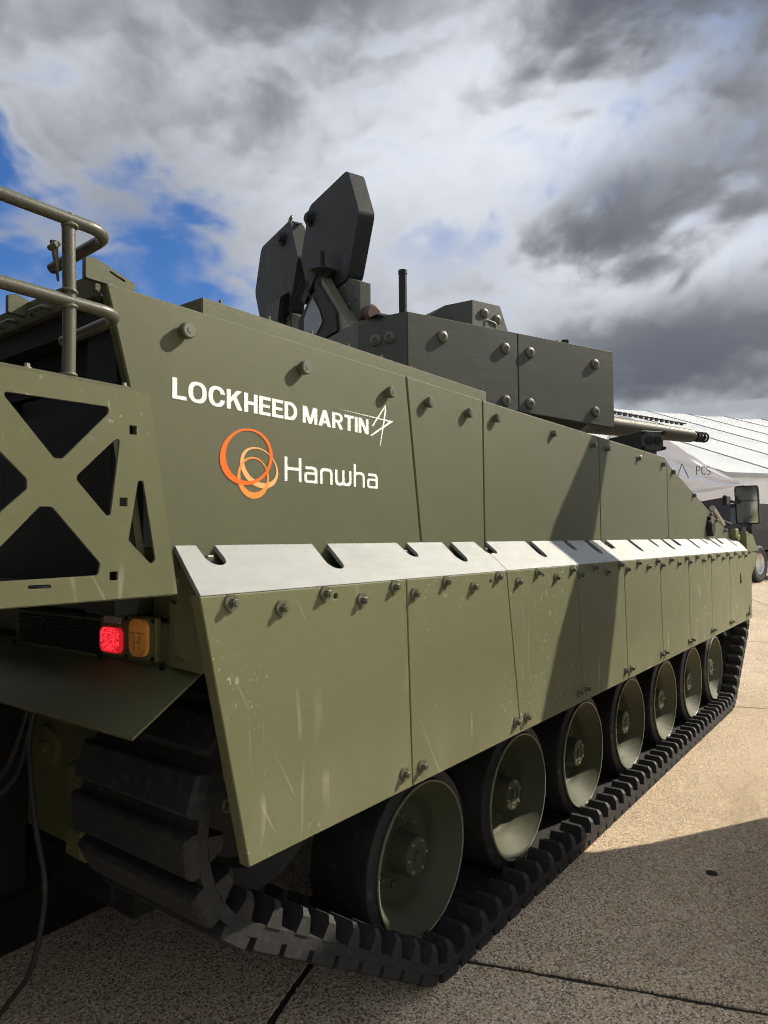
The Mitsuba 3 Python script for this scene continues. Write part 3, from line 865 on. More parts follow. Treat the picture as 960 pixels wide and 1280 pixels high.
put(LU, 'marker_lamp', mikit.ply(cat(*[lens_block(x, x + .022, 1.4515, 1.4695, .003, YF + .002, YF - .004) for x in (-.199, -.170, -.141)]), 'clear_lens'))
scr = mikit.ply(cat(cyl((0, 0, 0), (0, -0.005, 0), 0.0065, 0.0055, 12)), 'black')
for x, z in [(-.214, 1.470), (-.214, 1.368), (.030, 1.468), (.030, 1.370), (-.092, 1.468), (-.092, 1.366)]:
    put(LU, 'screw', {**scr, 'to_world': T().translate([x, YF, z])})
for x, z in [(-.745, 1.352), (-.232, 1.353), (.060, 1.354)]:
    put(LU, 'screw', {**scr, 'to_world': T().translate([x, YL - .009, z]).scale([1.5, 1.5, 1.5])})

# lower rear hull: plate with round cover, tow eye, brackets, hanging cables
LP = put(V, 'lower_rear_plate', mikit.ply(bx(-2.6, -0.50, -1.05, -0.995, 0.62, 1.33, 0.004), 'paint_olive'))
put(V, 'rear_shade_box', mikit.ply(cat(bx(-2.6, -1.06, -1.28, -1.06, 0.40, 1.25, 0.01), bx(-1.02, -0.50, -1.06, -1.0, 0.50, 0.615, 0.01)), 'black'))  # black boxes stand in for lower hull lost in deep shade
put(V, 'ground_shade_slab', mikit.ply(hull([(-2.6, -2.25, .012), (-1.34, -2.25, .012), (-2.6, -.3, .012), (-1.40, -.3, .012), (-2.6, -2.2, .05), (-1.35, -2.2, .05), (-2.6, -.3, .30), (-1.40, -.3, .30)]), 'black'))  # added black slab painting the deep shade on the ground
put(LP, 'round_cover', mikit.ply(cat(cyl((-0.92, -1.05, 0.94), (-0.92, -1.068, 0.94), 0.075, 0.07, 32), cyl((-0.92, -1.068, 0.94), (-0.92, -1.09, 0.94), 0.02, 0.018, 6)), 'paint_olive', smooth=35))
put(LP, 'final_drive_bracket', mikit.ply(cat(bx(-0.62, -0.50, -1.16, -1.05, 0.66, 0.78, 0.02), bx(-0.56, -0.44, -1.18, -0.9, 0.90, 0.98, 0.01)), 'paint_olive'))
for pts, r in (([(-0.55, -1.29, 1.25), (-0.57, -1.30, 1.16), (-0.60, -1.31, 1.07), (-0.65, -1.32, 0.98), (-0.76, -1.31, 0.90), (-1.1, -1.3, 0.84)], 0.007),
               ([(-0.54, -1.28, 1.25), (-0.55, -1.30, 1.12), (-0.60, -1.31, 0.97), (-0.70, -1.32, 0.88), (-1.2, -1.3, 0.80)], 0.007),
               ([(-0.53, -1.27, 1.25), (-0.55, -1.31, 1.10), (-0.46, -1.33, 0.86), (-0.38, -1.33, 0.70), (-0.43, -1.34, 0.46), (-0.70, -1.32, 0.21), (-0.9, -1.3, 0.02)], 0.008)):
    pp = bend(pts, 0.2, 8)
    put(V, 'hanging_cable', mikit.ply(tube(pp, r, 10), 'rubber', smooth=40))
put(V, 'rear_tube', mikit.ply(tube([(-0.80, -1.34, 1.50), (-0.90, -1.38, 1.36), (-0.93, -1.42, 1.24)], 0.016, 14), 'paint_olive', smooth=40))
# link loops seen between skirt and sprocket
ringm = trimesh.creation.torus(0.014, 0.004, major_sections=20, minor_sections=8)
ringd = mikit.ply(moved(ringm, T().rotate([1, 0, 0], 78).matrix), 'bolt_paint', smooth=40)
for z in (1.16, 1.08, 1.0):
    put(V, 'shackle_ring', {**ringd, 'to_world': T().translate([0.19, -1.16, z])})

# --- rear stowage basket: cut sheet, bent tubes
XB = 0.30
out = Polygon([(-2.75, 1.998), (-1.472, 1.993), (-1.462, 1.981), (-1.391, 1.557), (-2.75, 1.552)])
holes = [rounded([(-1.772, 1.9475), (-1.557, 1.9500), (-1.560, 1.935), (-1.655, 1.834), (-1.672, 1.834)], .006),
         rounded([(-1.533, 1.887), (-1.5375, 1.850), (-1.553, 1.728), (-1.562, 1.7255), (-1.626, 1.794), (-1.626, 1.804), (-1.545, 1.884)], .005),
         rounded([(-1.698, 1.741), (-1.674, 1.741), (-1.5745, 1.630), (-1.580, 1.606), (-1.796, 1.603), (-1.800, 1.632)], .007),
         rounded([(-1.835, 1.900), (-1.7225, 1.792), (-1.7215, 1.772), (-1.835, 1.665)], .007),
         rounded([(-1.491, 1.8015), (-1.4785, 1.8035), (-1.4475, 1.634), (-1.4585, 1.624), (-1.513, 1.676)], .005),
         sbox(-1.512, 1.899, -1.4945, 1.918), sbox(-1.5335, 1.7465, -1.5155, 1.765), sbox(-1.555, 1.5945, -1.5365, 1.6125),
         LineString([(-1.715, 1.5905), (-1.678, 1.5895)]).buffer(.0036, 4)]
holes += [affinity.translate(h_, -0.50, 0) for h_ in holes[:4]]
BK = put(V, 'stowage_basket', mikit.ply(ext(out.difference(unary_union(holes)), XB - 0.006, XB), 'paint_basket'))
put(BK, 'top_flange', mikit.ply(hull([(XB - .0005, -2.75, 1.9985), (XB - .0005, -1.474, 1.9935), (XB - .05, -2.75, 1.9985), (XB - .05, -1.474, 1.9935), (XB - .0005, -2.75, 2.0035), (XB - .0005, -1.474, 1.9985), (XB - .05, -2.75, 2.0035), (XB - .05, -1.474, 1.9985)]), 'paint_hull'))
put(BK, 'bottom_flange', mikit.ply(bx(XB - .09, XB - .0065, -2.75, -1.395, 1.553, 1.558), 'paint_hull'))
put(BK, 'front_flange', mikit.ply(hull([(XB - .0065, -1.464, 1.98), (XB - .0065, -1.393, 1.56), (XB - .028, -1.464, 1.98), (XB - .028, -1.393, 1.56), (XB - .0065, -1.469, 1.98), (XB - .0065, -1.398, 1.56), (XB - .028, -1.469, 1.98), (XB - .028, -1.398, 1.56)]), 'paint_hull'))
put(BK, 'inner_brace', mikit.ply(hull([(XB - .035, -1.497, 1.812), (XB - .035, -1.478, 1.812), (XB - .035, -1.463, 1.612), (XB - .035, -1.446, 1.612), (XB - .05, -1.497, 1.812), (XB - .05, -1.478, 1.812), (XB - .05, -1.463, 1.612), (XB - .05, -1.446, 1.612)]), 'paint_hull'))
put(BK, 'floor', mikit.ply(cat(bx(-0.6, XB - .09, -2.75, -1.50, 1.575, 1.585), bx(-0.6, XB - .06, -1.52, -1.50, 1.58, 1.98)), 'paint_dark'))
TR = 0.0128
xr = XB - 0.014
put(BK, 'rail', mikit.ply(tube(bend([(xr, -2.9, 2.322), (xr, -1.548, 2.315), (xr - 0.26, -1.540, 2.312)], 0.055, 12), TR, 18), 'paint_rail', smooth=40))
put(BK, 'rail', mikit.ply(tube(bend([(xr, -2.9, 2.157), (xr, -1.522, 2.150), (xr - 0.26, -1.512, 2.146)], 0.055, 12), TR, 18), 'paint_rail', smooth=40))
put(BK, 'post', mikit.ply(tube([(xr + .001, -1.6375, 1.998), (xr - .001, -1.6365, 2.15), (xr - .002, -1.640, 2.325)], TR, 18), 'paint_rail', smooth=40))
weld = trimesh.creation.torus(TR + .001, 0.0032, major_sections=24, minor_sections=8)
wd = mikit.ply(weld, 'bolt_paint', smooth=40)
for z, tilt in ((2.003, 0), (2.139, 8), (2.170, -8), (2.302, 0)):
    put(BK, 'weld_bead', {**wd, 'to_world': T().translate([xr, -1.6375, z]).rotate([1, 0, 0], tilt)})
put(BK, 'latch', mikit.ply(cat(hull([(xr - .02, -1.655, 2.27), (xr - .012, -1.655, 2.27), (xr - .02, -1.668, 2.268), (xr - .012, -1.668, 2.268), (xr - .02, -1.652, 2.19), (xr - .012, -1.652, 2.19)]), cyl((xr - .03, -1.662, 2.258), (xr + .0, -1.662, 2.258), 0.006)), 'bolt_paint'))
tb = mikit.ply(cat(cyl((0, 0, 0), (0, 0, 0.004), 0.008, n=16), cyl((0, 0, .004), (0, 0, 0.011), 0.0055, n=6)), 'bolt_worn')
for y in (-1.716, -1.513, -1.84):
    put(BK, 'bolt', {**tb, 'to_world': T().translate([XB - .018, y, 2.0 if y < -1.6 else 1.9985])})

# --- turret (its own axes: x right, y forward, z up; traversed 21 degrees to the right)
P0 = (-0.609, 2.144, 2.864)
TU = T().translate(list(P0)).rotate([0, 0, 1], -21.0)
TM = np.array(TU.matrix, float)
foot = [(-0.034, -0.93), (-0.034, 0.93), (-0.30, 1.18), (-2.54, 1.18), (-2.806, 0.93), (-2.806, -0.93), (-2.50, -1.122), (-0.334, -1.122)]
body = hull([(x, y, z) for x, y in foot for z in (-0.27, 0.279)])
under = hull([(x * .93 - .1, y * .93, -0.275) for x, y in foot] + [(x * .8 - .28, y * .8, -0.42) for x, y in foot])
base = cyl((-1.42, 0, -0.60), (-1.42, 0, -0.40), 1.05, n=48)
TUR = put(V, 'turret', mikit.ply(moved(cat(body, under, base), TM), 'paint_turret_smooth'))
put(TUR, 'side_plate', mikit.ply(moved(ext(Polygon([(-0.945, 0.282), (-0.945, -0.275), (-0.004, -0.283), (-0.004, 0.282)]), -0.034, 0.0, 0.004), TM), 'paint_turret'))
put(TUR, 'side_plate', mikit.ply(moved(ext(Polygon([(0.002, 0.282), (0.002, -0.283), (0.945, -0.320), (1.0, -0.318), (1.0, 0.282)]), -0.034, 0.0, 0.004), TM), 'paint_turret'))
dome = lathe([(0.042, 0.0), (0.042, 0.006), (0.037, 0.014), (0.027, 0.018), (0.016, 0.019), (0.014, 0.013), (0.007, 0.013), (0.006, 0.018), (0.0, 0.018)], 'x', 28)
domed = mikit.ply(dome, 'paint_rail', smooth=30)
for y, z in [(-.669, .155), (-.122, .153), (-.125, -.218), (.112, .155), (.790, .155), (.105, -.218), (.784, -.215), (-.669, -.218)]:
    put(TUR, 'bolt', {**domed, 'to_world': TU @ T().translate([0, y, z])})
# chamfer corner plate and its bolts
cd = np.array([-0.334 - 0.0, -1.122 + 0.945])
cl = np.linalg.norm(cd)
cdir = cd / cl
cn = np.array([-cdir[1], cdir[0]])
cn = cn if cn @ np.array([1, -1]) > 0 else -cn
CM = TM @ frame((0.0, -0.945, 0), (cn[0], cn[1], 0), (-cdir[0], -cdir[1], 0) if False else (cdir[0], cdir[1], 0), (0, 0, 1))
put(TUR, 'corner_plate', mikit.ply(moved(hull([(0.002, 0.004, -.27), (0.002, 0.004, .281), (.002, cl - .004, -.27), (.002, cl - .004, .281), (-.02, 0.03, -.27), (-.02, 0.03, .281), (-.02, cl - .03, -.27), (-.02, cl - .03, .281)]), CM), 'paint_turret_smooth'))
for d in (0.13, 0.235):
    put(TUR, 'bolt', {**domed, 'to_world': tw(CM) @ T().translate([0.002, d, 0.13])})
put(TUR, 'roof_lid', mikit.ply(moved(cat(hull([(-.15, -1.09, .280), (-.62, -1.10, .280), (-.62, -.5, .280), (-.15, -.5, .280), (-.2, -1.04, .315), (-.58, -1.05, .315), (-.58, -.55, .315), (-.2, -.55, .315)])), TM), 'paint_hatch'))
put(TUR, 'antenna_base', mikit.ply(moved(cat(cyl((-.125, -.895, .28), (-.125, -.895, .575), .027, n=20), cyl((-.125, -.895, .575), (-.125, -.895, .60), .030, n=20), cyl((-.125, -.895, .28), (-.125, -.895, .30), .05, n=20)), TM), 'paint_hatch', smooth=35))
sight = hull([(-.30, -.165, .585), (-.30, .10, .583), (-.85, .10, .585), (-.85, -.27, .585), (-.50, -.27, .585),
              (-.275, -.19, .28), (-.275, .20, .28), (-1.0, .20, .28), (-1.0, -.62, .28), (-.47, -.32, .28)])
SG = put(V, 'sight_housing', mikit.ply(moved(sight, TM), 'paint_turret_smooth'))
for y, z in ((-.06, .50), (.06, .47)):
    put(SG, 'bolt', {**domed, 'to_world': TU @ T().translate([-.2945 + .08 * (.5 - z), y, z]).scale([.9, .9, .9])})
lk = tube(bend([(-.1, -.22, .28), (-.1, -.22, .37), (-.1, -.12, .36), (-.1, -.12, .28)], .02, 5), .011, 10)
put(TUR, 'lifting_eye', mikit.ply(moved(lk, TM), 'bolt_paint', smooth=40))
put(TUR, 'lifting_eye', mikit.ply(moved(tube(bend([(-.1, -.06, .285), (-.1, -.02, .31), (-.1, .06, .285)], .02, 5), .009, 8), TM), 'bolt_paint', smooth=40))
put(TUR, 'roof_sensor', mikit.ply(moved(cat(cyl((-.12, .60, .28), (-.12, .60, .345), .03, n=16), hull([(-.12, .42, .325), (-.12, .53, .335), (-.12, .53, .285), (-.2, .42, .325), (-.2, .53, .335), (-.2, .53, .285)])), TM), 'paint_hatch', smooth=40))

# hatch covers standing open
hx = [(-0.49, 0), (-0.335, 0.36), (-0.30, 0.375), (0.30, 0.375), (0.335, 0.36), (0.49, 0.0), (0.47, -0.05), (0.31, -0.415), (0.28, -0.43), (-0.28, -0.43), (-0.31, -0.415), (-0.47, -0.05)]


def hatch(cx, cz, y0, th_):
    hexp = rounded(hx, .075)
    m = ext(hexp, 0, -th_, 0.0)               # thickness along +y after the turn
    vv = np.array(m.vertices)
    mm = trimesh.Trimesh(np.c_[cx + vv[:, 1], y0 - th_ - vv[:, 0] * 1.0, cz + vv[:, 2]], m.faces, process=False)
    # face at y0 (to the rear), back at y0 + th_
    vv = np.array(mm.vertices)
    vv[:, 1] = 2 * y0 - vv[:, 1] - 0 if False else vv[:, 1]
    vv[:, 1] = vv[:, 1] - vv[:, 1].min() + y0
    mm.vertices = vv
    return mm


for (cx, cz) in ((-1.008, 1.145), (-2.045, 1.19)):
    hm = hatch(cx, cz, -1.0, 0.13)
    hk = put(V, 'hatch_cover', mikit.ply(moved(hm, TM), 'paint_hatch', smooth=25))
    kx = cx - .29 if cx > -1.5 else cx + .19
    put(hk, 'buffer', mikit.ply(moved(cat(cyl((kx, -1.0, cz + .26), (kx, -1.03, cz + .26), .062, .055, 24), cyl((kx, -1.03, cz + .26), (kx, -1.05, cz + .26), .04, .035, 24)), TM), 'black', smooth=35))
    put(hk, 'hinge', mikit.ply(moved(cat(hull([(cx + .16, -.985, cz - .35), (cx + .47, -.985, cz - .50), (cx + .47, -.985, cz - .75), (cx + .30, -.985, cz - .87), (cx + .05, -.985, cz - .87), (cx + .16, -.90, cz - .35), (cx + .47, -.90, cz - .50), (cx + .47, -.90, cz - .75), (cx + .30, -.90, cz - .87), (cx + .05, -.90, cz - .87)]),
                                         bx(cx - .40, cx + .1, -.97, -.90, cz - .87, cz - .40, .01)), TM), 'paint_turret_smooth'))
    for dx, dz in ((.24, -.46), (.36, -.49), (.30, -.62), (.40, -.60)):
        put(hk, 'bolt', {**domed, 'to_world': TU @ T().translate([cx + dx, -.985, cz + dz]).rotate([0, 0, 1], -90).scale([.42, .42, .42])})
    if cx > -1.5:
        put(hk, 'hinge_spring', mikit.ply(moved(cat(cyl((cx + .40, -.90, cz - .73), (cx + .50, -.90, cz - .73), .075, .072, 28), cyl((cx + .50, -.90, cz - .73), (cx + .52, -.90, cz - .73), .072, .05, 28)), TM), 'copper', smooth=40))
    else:
        put(hk, 'lifting_ring', mikit.ply(moved(cat(moved(trimesh.creation.torus(.028, .009, major_sections=20, minor_sections=8), T().translate([cx + .275, -.97, cz + .41]).rotate([1, 0, 0], 75).matrix), cyl((cx + .28, -.95, cz + .385), (cx + .39, -.92, cz + .33), .012)), TM), 'bolt_paint', smooth=40))
        put(hk, 'latch_box', mikit.ply(moved(hull([(cx + .30, -1.0, cz - .24), (cx - .02, -1.0, cz - .24), (cx + .3, -1.08, cz - .30), (cx - .02, -1.08, cz - .30), (cx + .22, -1.07, cz - .48), (cx - .02, -1.07, cz - .48), (cx + .22, -1.0, cz - .5), (cx - .02, -1.0, cz - .5)]), TM), 'paint_dark'))

# weather sensor bracket between the hatches and the photographer
yd = -1.10
def slab_xz(pts, y0, y1):
    return hull([(x, y, z) for x, z in pts for y in (y0, y1)])


WS = put(V, 'sensor_bracket', mikit.ply(moved(cat(slab_xz([(-.97, .84), (-1.01, .79), (-.70, .42), (-.64, .46)], yd, yd + .085),
                                                   slab_xz([(-.64, .46), (-.70, .42), (-.66, .295), (-.50, .295), (-.585, .36)], yd, yd + .11)), TM), 'bolt_paint'))
put(WS, 'sensor_disc', mikit.ply(moved(cat(lathe([(0, .85), (.10, .85), (.112, .838), (.10, .825), (.06, .79), (.055, .70), (0, .70)], 'z', 32).apply_translation((-.97, yd + .03, 0)), cyl((-.97, yd + .03, .85), (-.97, yd + .03, 1.0), .021, .019, 16)), TM), 'paint_hatch', smooth=30))
put(WS, 'sensor_body', mikit.ply(moved(cat(hull([(-1.2, yd - .04, .69), (-1.14, yd - .04, .635), (-.93, yd - .04, .80), (-.99, yd - .04, .83), (-1.2, yd + .1, .69), (-1.14, yd + .1, .635), (-.93, yd + .1, .80), (-.99, yd + .1, .83)]),
                                            hull([(-1.29, yd - .02, .55), (-1.05, yd - .02, .68), (-.92, yd - .02, .72), (-.66, yd - .02, .44), (-.64, yd - .02, .30), (-1.30, yd - .02, .30), (-1.29, yd + .12, .55), (-.92, yd + .12, .72), (-.66, yd + .12, .44), (-.64, yd + .12, .30), (-1.30, yd + .12, .30)])), TM), 'black'))
put(WS, 'sensor_window', mikit.ply(moved(hull([(-1.17, yd - .028, .53), (-1.02, yd - .028, .66), (-.90, yd - .028, .52), (-.85, yd - .028, .42), (-.95, yd - .028, .36), (-1.17, yd - .028, .36), (-1.02, yd - .024, .65), (-.95, yd - .024, .38)]), TM), 'glass_dark'))
put(WS, 'cable', mikit.ply(moved(cat(tube(bend([(-1.13, yd - .05, .83), (-1.25, yd - .06, .72), (-1.38, yd - .05, .62), (-1.36, yd - .05, .48), (-1.2, yd - .05, .36)], .1, 6), .006, 8), tube(bend([(-1.12, yd - .02, .83), (-1.05, yd - .06, .72), (-.98, yd - .05, .62)], .1, 6), .005, 8)), TM), 'black', smooth=40))

# gun
bz = 0.055
GB = put(V, 'gun_barrel', mikit.ply(moved(cat(lathe([(0, 1.0), (.16, 1.0), (.16, 1.35), (.112, 1.45), (.108, 2.4), (.092, 3.3), (.078, 4.02), (.07, 4.04), (.05, 4.045), (.05, 4.10), (.055, 4.10)], 'x', 32)), TM @ frame((-1.42, 0, bz), (0, 1, -.008), (1, 0, 0), (0, 0, 1)) @ np.diag([1, 1, -1, 1])), 'barrel_paint', smooth=35))
for y in (4.12, 4.17, 4.24, 4.30):
    tor = trimesh.creation.torus(.052, .012, major_sections=24, minor_sections=8)
    put(GB, 'muzzle_ring', mikit.ply(moved(tor, TM @ T().translate([-1.42, y, bz - .033]).rotate([1, 0, 0], 90).matrix), 'paint_hatch', smooth=40))
put(GB, 'muzzle', mikit.ply(moved(cyl((-1.42, 4.04, bz - .032), (-1.42, 4.30, bz - .034), .034, n=20), TM), 'paint_hatch', smooth=40))
put(GB, 'mantlet', mikit.ply(moved(hull([(-1.9, 1.15, -.25), (-.95, 1.15, -.25), (-1.9, 1.15, .25), (-.95, 1.15, .25), (-1.65, 1.6, -.13), (-1.2, 1.6, -.13), (-1.65, 1.6, .2), (-1.2, 1.6, .2)]), TM), 'paint_turret_smooth'))
teeth = [bx(-1.43, -1.41, y, y + .045, bz + .115 - (y - 2.6) * .028, bz + .150 - (y - 2.6) * .028) for y in np.arange(1.5, 3.9, .09)] + [hull([(-1.425, 1.5, bz + .16), (-1.415, 1.5, bz + .16), (-1.425, 1.5, bz + .175), (-1.415, 1.5, bz + .175), (-1.425, 3.95, bz + .10), (-1.415, 3.95, bz + .10), (-1.425, 3.95, bz + .112), (-1.415, 3.95, bz + .112)])]
put(GB, 'sleeve_strip', mikit.ply(moved(cat(*teeth), TM), 'paint_hatch'))

# smoke launcher bank on the roof edge
LA = math.radians(-36)
ex, ey = np.array([math.cos(LA), math.sin(LA), 0]), np.array([-math.sin(LA), math.cos(LA), 0])
LM = frame((0.02, 2.93, 2.33), ex, ey, (0, 0, 1))
SL = put(V, 'smoke_launcher', mikit.ply(moved(cat(bx(-.42, 0, -.02, .17, 0, .145, .006), bx(-.3, -.02, .03, .12, -.07, 0)), LM), 'paint_turret_smooth'))
for y in (.040, .114):
    put(SL, 'tube_mouth', mikit.ply(moved(cat(cyl((0.0, y, .072), (.012, y, .072), .032, .032, 28)), LM), 'black', smooth=35))
for y, z in ((-.012, .125), (.162, .13), (-.012, .015), (.162, .015)):
    put(SL, 'bolt', mikit.ply(moved(cyl((-.002, y, z), (.02, y, z), .013, n=10), LM), 'black'))

# mirror on its arm at the front corner
mc = np.array([0.222, 5.66, 2.008])
mn = np.array([-0.02, -0.99, -0.10])
mn /= np.linalg.norm(mn)
mx = np.cross([0, 0, 1], mn)
mx /= np.linalg.norm(mx)
MM = frame(mc, mn, mx, np.cross(mn, mx))
MR = put(V, 'mirror', mikit.ply(moved(ext(sbox(-.112, -.20, .112, .20).buffer(-.03).buffer(.03, 6).difference(sbox(-.100, -.188, .100, .188).buffer(-.024).buffer(.024, 6)), -.03, .012), MM), 'black'))
put(MR, 'mirror_back', mikit.ply(moved(ext(sbox(-.106, -.194, .106, .194), -.05, -.012), MM), 'black'))
put(MR, 'glass', mikit.ply(moved(ext(sbox(-.102, -.190, .102, .042).buffer(0), -.011, .001), MM), 'mirror_glass'))
put(MR, 'glass', mikit.ply(moved(ext(sbox(-.102, .050, .102, .190).buffer(0), -.011, .001), MM), 'mirror_glass'))
put(MR, 'divider', mikit.ply(moved(ext(sbox(-.102, .042, .102, .050), -.011, .004), MM), 'black'))
put(MR, 'lettering', mikit.ply(moved(ext(unary_union([affinity.affine_transform(g_, [.036, 0, 0, .036, o, .148]) for g_, o in ((glyph('T')[0], -.045), (glyph('R')[0], -.013), (glyph('O')[0], .020))]), .001, .002), MM), 'black'))
put(MR, 'arm', mikit.ply(tube(bend([(0.10, 4.72, 1.86), (0.13, 4.95, 1.83), (0.13, 5.4, 1.80), (0.20, 5.64, 1.79), (0.215, 5.66, 1.82)], .06, 8), .014, 12), 'paint_hatch', smooth=40))
put(MR, 'bracket', mikit.ply(cat(bx(0.06, 0.10, 5.3, 5.5, 2.0, 2.1, .01), cyl((.08, 5.45, 2.05), (.14, 5.60, 2.03), .015)), 'black'))
put(V, 'tow_rod', mikit.ply(tube([(0.12, 4.58, 1.945), (0.12, 4.98, 1.80)], .026, 16), 'bolt_worn', smooth=40))

# front corner: box guard, headlamp, front bolts
put(V, 'front_guard', mikit.ply(cat(bx(0.0, 0.25, 5.42, 5.5, 1.52, 1.73, .006), hull([(.235, 5.5, 1.53), (.25, 5.5, 1.53), (.235, 5.5, 1.72), (.25, 5.5, 1.72), (.235, 6.05, 1.53), (.25, 6.05, 1.53), (.235, 5.75, 1.70), (.25, 5.75, 1.70)])), 'paint_olive'))
put(V, 'front_hook', mikit.ply(cat(bx(0.155, .21, 5.12, 5.26, 1.67, 1.76, .01), bx(0.16, .20, 5.26, 5.4, 1.64, 1.70, .008)), 'paint_olive'))
put(V, 'front_plate', mikit.ply(hull([(.27, 5.3, 1.54), (.3, 5.3, 1.54), (.27, 5.34, 1.30), (.3, 5.34, 1.30), (.27, 5.75, 1.50), (.3, 5.75, 1.50), (.27, 5.65, 1.46), (.3, 5.65, 1.46)]), 'paint_olive'))

# ------------------------------------------------------------------ truck behind
TKx, TKy = -3.05, 26.6
C3 = T().translate([TKx, TKy, 0]).rotate([0, 0, 1], -13).translate([-2.48, -.25, 0])       # truck axes: x right, y forward
CMx = np.array(C3.matrix, float)
TRK = thing('truck', 'dark grey army truck parked beyond the front end of the tracked vehicle, mostly hidden', 'truck')
put(TRK, 'chassis', mikit.ply(moved(cat(bx(.15, 2.35, -.9, 5.0, .75, 1.15, .03), bx(-.02, 2.5, -.7, -.2, .6, 1.25, .04), bx(.2, 2.3, -1.1, -.7, .95, 1.35, .03)), CMx), 'truck_grey'))
put(TRK, 'cab', mikit.ply(moved(hull([(0, -.3, 1.2), (2.5, -.3, 1.2), (0, 2.0, 1.2), (2.5, 2.0, 1.2), (0, -.35, 2.0), (2.5, -.35, 2.0), (.1, 0, 2.95), (2.4, 0, 2.95), (.1, 2, 2.95), (2.4, 2, 2.95), (0, 2, 2.0), (2.5, 2, 2.0)]), CMx), 'truck_grey'))
put(TRK, 'windscreen', mikit.ply(moved(hull([(.15, -.36, 2.05), (2.35, -.36, 2.05), (.2, -.06, 2.8), (2.3, -.06, 2.8), (.15, -.30, 2.05), (2.35, -.30, 2.05), (.2, 0, 2.8), (2.3, 0, 2.8)]), CMx), 'glass_dark'))
tyre_big = lathe([(.36, -.15), (.40, -.18), (.60, -.20), (.67, -.16), (.69, 0), (.67, .16), (.60, .20), (.40, .18), (.36, .15)], 'x', 40)
rim_big = cat(lathe([(.39, .17), (.36, .16), (.33, .06), (.2, .03), (.16, .12), (0, .13)], 'x', 32), lathe([(.39, -.17), (.36, -.16), (.33, -.06), (.2, -.03), (.16, -.12), (0, -.13)], 'x', 32))
td, rd = mikit.ply(tyre_big, 'rubber', smooth=35), mikit.ply(rim_big, 'chrome', smooth=35)
for wx in (.16, 2.34):
    for wy in (.25, 3.6):
        wk = put(TRK, 'wheel', {**td, 'to_world': C3 @ T().translate([wx, wy, .70])})
        put(wk, 'rim', {**rd, 'to_world': C3 @ T().translate([wx, wy, .70])})
for wx in (.35, 2.15):
    put(TRK, 'headlight', mikit.ply(moved(cat(cyl((wx, -.72, .98), (wx, -.60, .98), .13, n=24), cyl((wx + .28, -.72, .98), (wx + .28, -.62, .98), .09, n=24)), CMx), 'chrome', smooth=40))
put(TRK, 'bumper', mikit.ply(moved(cat(bx(-.05, 2.55, -.86, -.72, .55, .82, .03), bx(-.2, .1, -.5, .9, 1.22, 1.30, .02)), CMx), 'truck_grey'))
put(TRK, 'mirror', mikit.ply(moved(cat(bx(-.35, -.15, -.45, -.38, 1.75, 2.25, .02), cyl((-.25, -.42, 1.7), (.1, -.3, 1.55), .02)), CMx), 'black'))
put(TRK, 'cargo_body', mikit.ply(moved(bx(.0, 2.5, 2.2, 7.0, 1.2, 2.5, .05), CMx), 'navy'))

# ------------------------------------------------------------------ marquee: eave, roof bays, seams, wall
a_, s_ = np.array([0.531, 0.847, 0]), np.array([-0.847, 0.531, 0])
E0 = np.array([-5.42, 32.96, 4.735])
PIT, SL_ = 0.374, 18.2
MQ = thing('marquee', 'large white marquee with a ribbed roof rising behind the vehicle', 'marquee')
Mroof = np.stack([a_, s_, np.array([0, 0, 1.0])], 1)


def mq(u, v_, w=0.0):
    """Along the eave u, up the slope v (plan metres), w off the roof."""
    return E0 + a_ * u + s_ * v_ + np.array([0, 0, PIT * v_ + w])


BAY = 3.9
for k in range(-7, 8):
    u0, u1 = k * BAY, (k + 1) * BAY
    nu, nv = 8, 16
    vv, ff = [], []
    for i in range(nu + 1):
        for j in range(nv + 1):
            fu, fv = i / nu, j / nv
            sag = -0.10 * (4 * fu * (1 - fu)) * (0.6 + 0.4 * math.sin(fv * 9 + k))
            vv.append(mq(u0 + .02 + (BAY - .04) * fu, fv * SL_, sag))
    for i in range(nu):
        for j in range(nv):
            q = i * (nv + 1) + j
            ff += [[q, q + nv + 1, q + nv + 2], [q, q + nv + 2, q + 1]]
    put(MQ, 'roof_panel', mikit.ply(trimesh.Trimesh(np.array(vv), np.array(ff), process=False), 'canvas', smooth=True))
    put(MQ, 'seam', mikit.ply(tube([mq(u0, -.02, .0), mq(u0, SL_ * .5, 0.0), mq(u0, SL_, 0)], .040, 6), 'decal_grey'))
    # wall panel under the eave
    w0, w1 = mq(u0 + .03, 0), mq(u1 - .03, 0)
    put(MQ, 'wall_panel', mikit.ply(hull([w0 + [0, 0, -.05], w1 + [0, 0, -.05], w0 * [1, 1, 0], w1 * [1, 1, 0], w0 + s_ * .02 + [0, 0, -.05], w1 + s_ * .02 + [0, 0, -.05], w0 * [1, 1, 0] + s_ * .02, w1 * [1, 1, 0] + s_ * .02]), 'canvas_wall'))
    pq = mq(u0, 0)
    put(MQ, 'post', mikit.ply(hull([pq * [1, 1, 0] + a_ * sx * .06 + s_ * sy * .06 + [0, 0, zz_] for sx in (-1, 1) for sy in (-1.2, 1) for zz_ in (0, 4.6)]), 'canvas_grey'))
put(MQ, 'eave_trim', mikit.ply(hull([mq(-7 * BAY, -.06, .03), mq(8 * BAY, -.06, .03), mq(-7 * BAY, -.06, -.2), mq(8 * BAY, -.06, -.2), mq(-7 * BAY, -.02, .0), mq(8 * BAY, -.02, .0)]), 'canvas'))
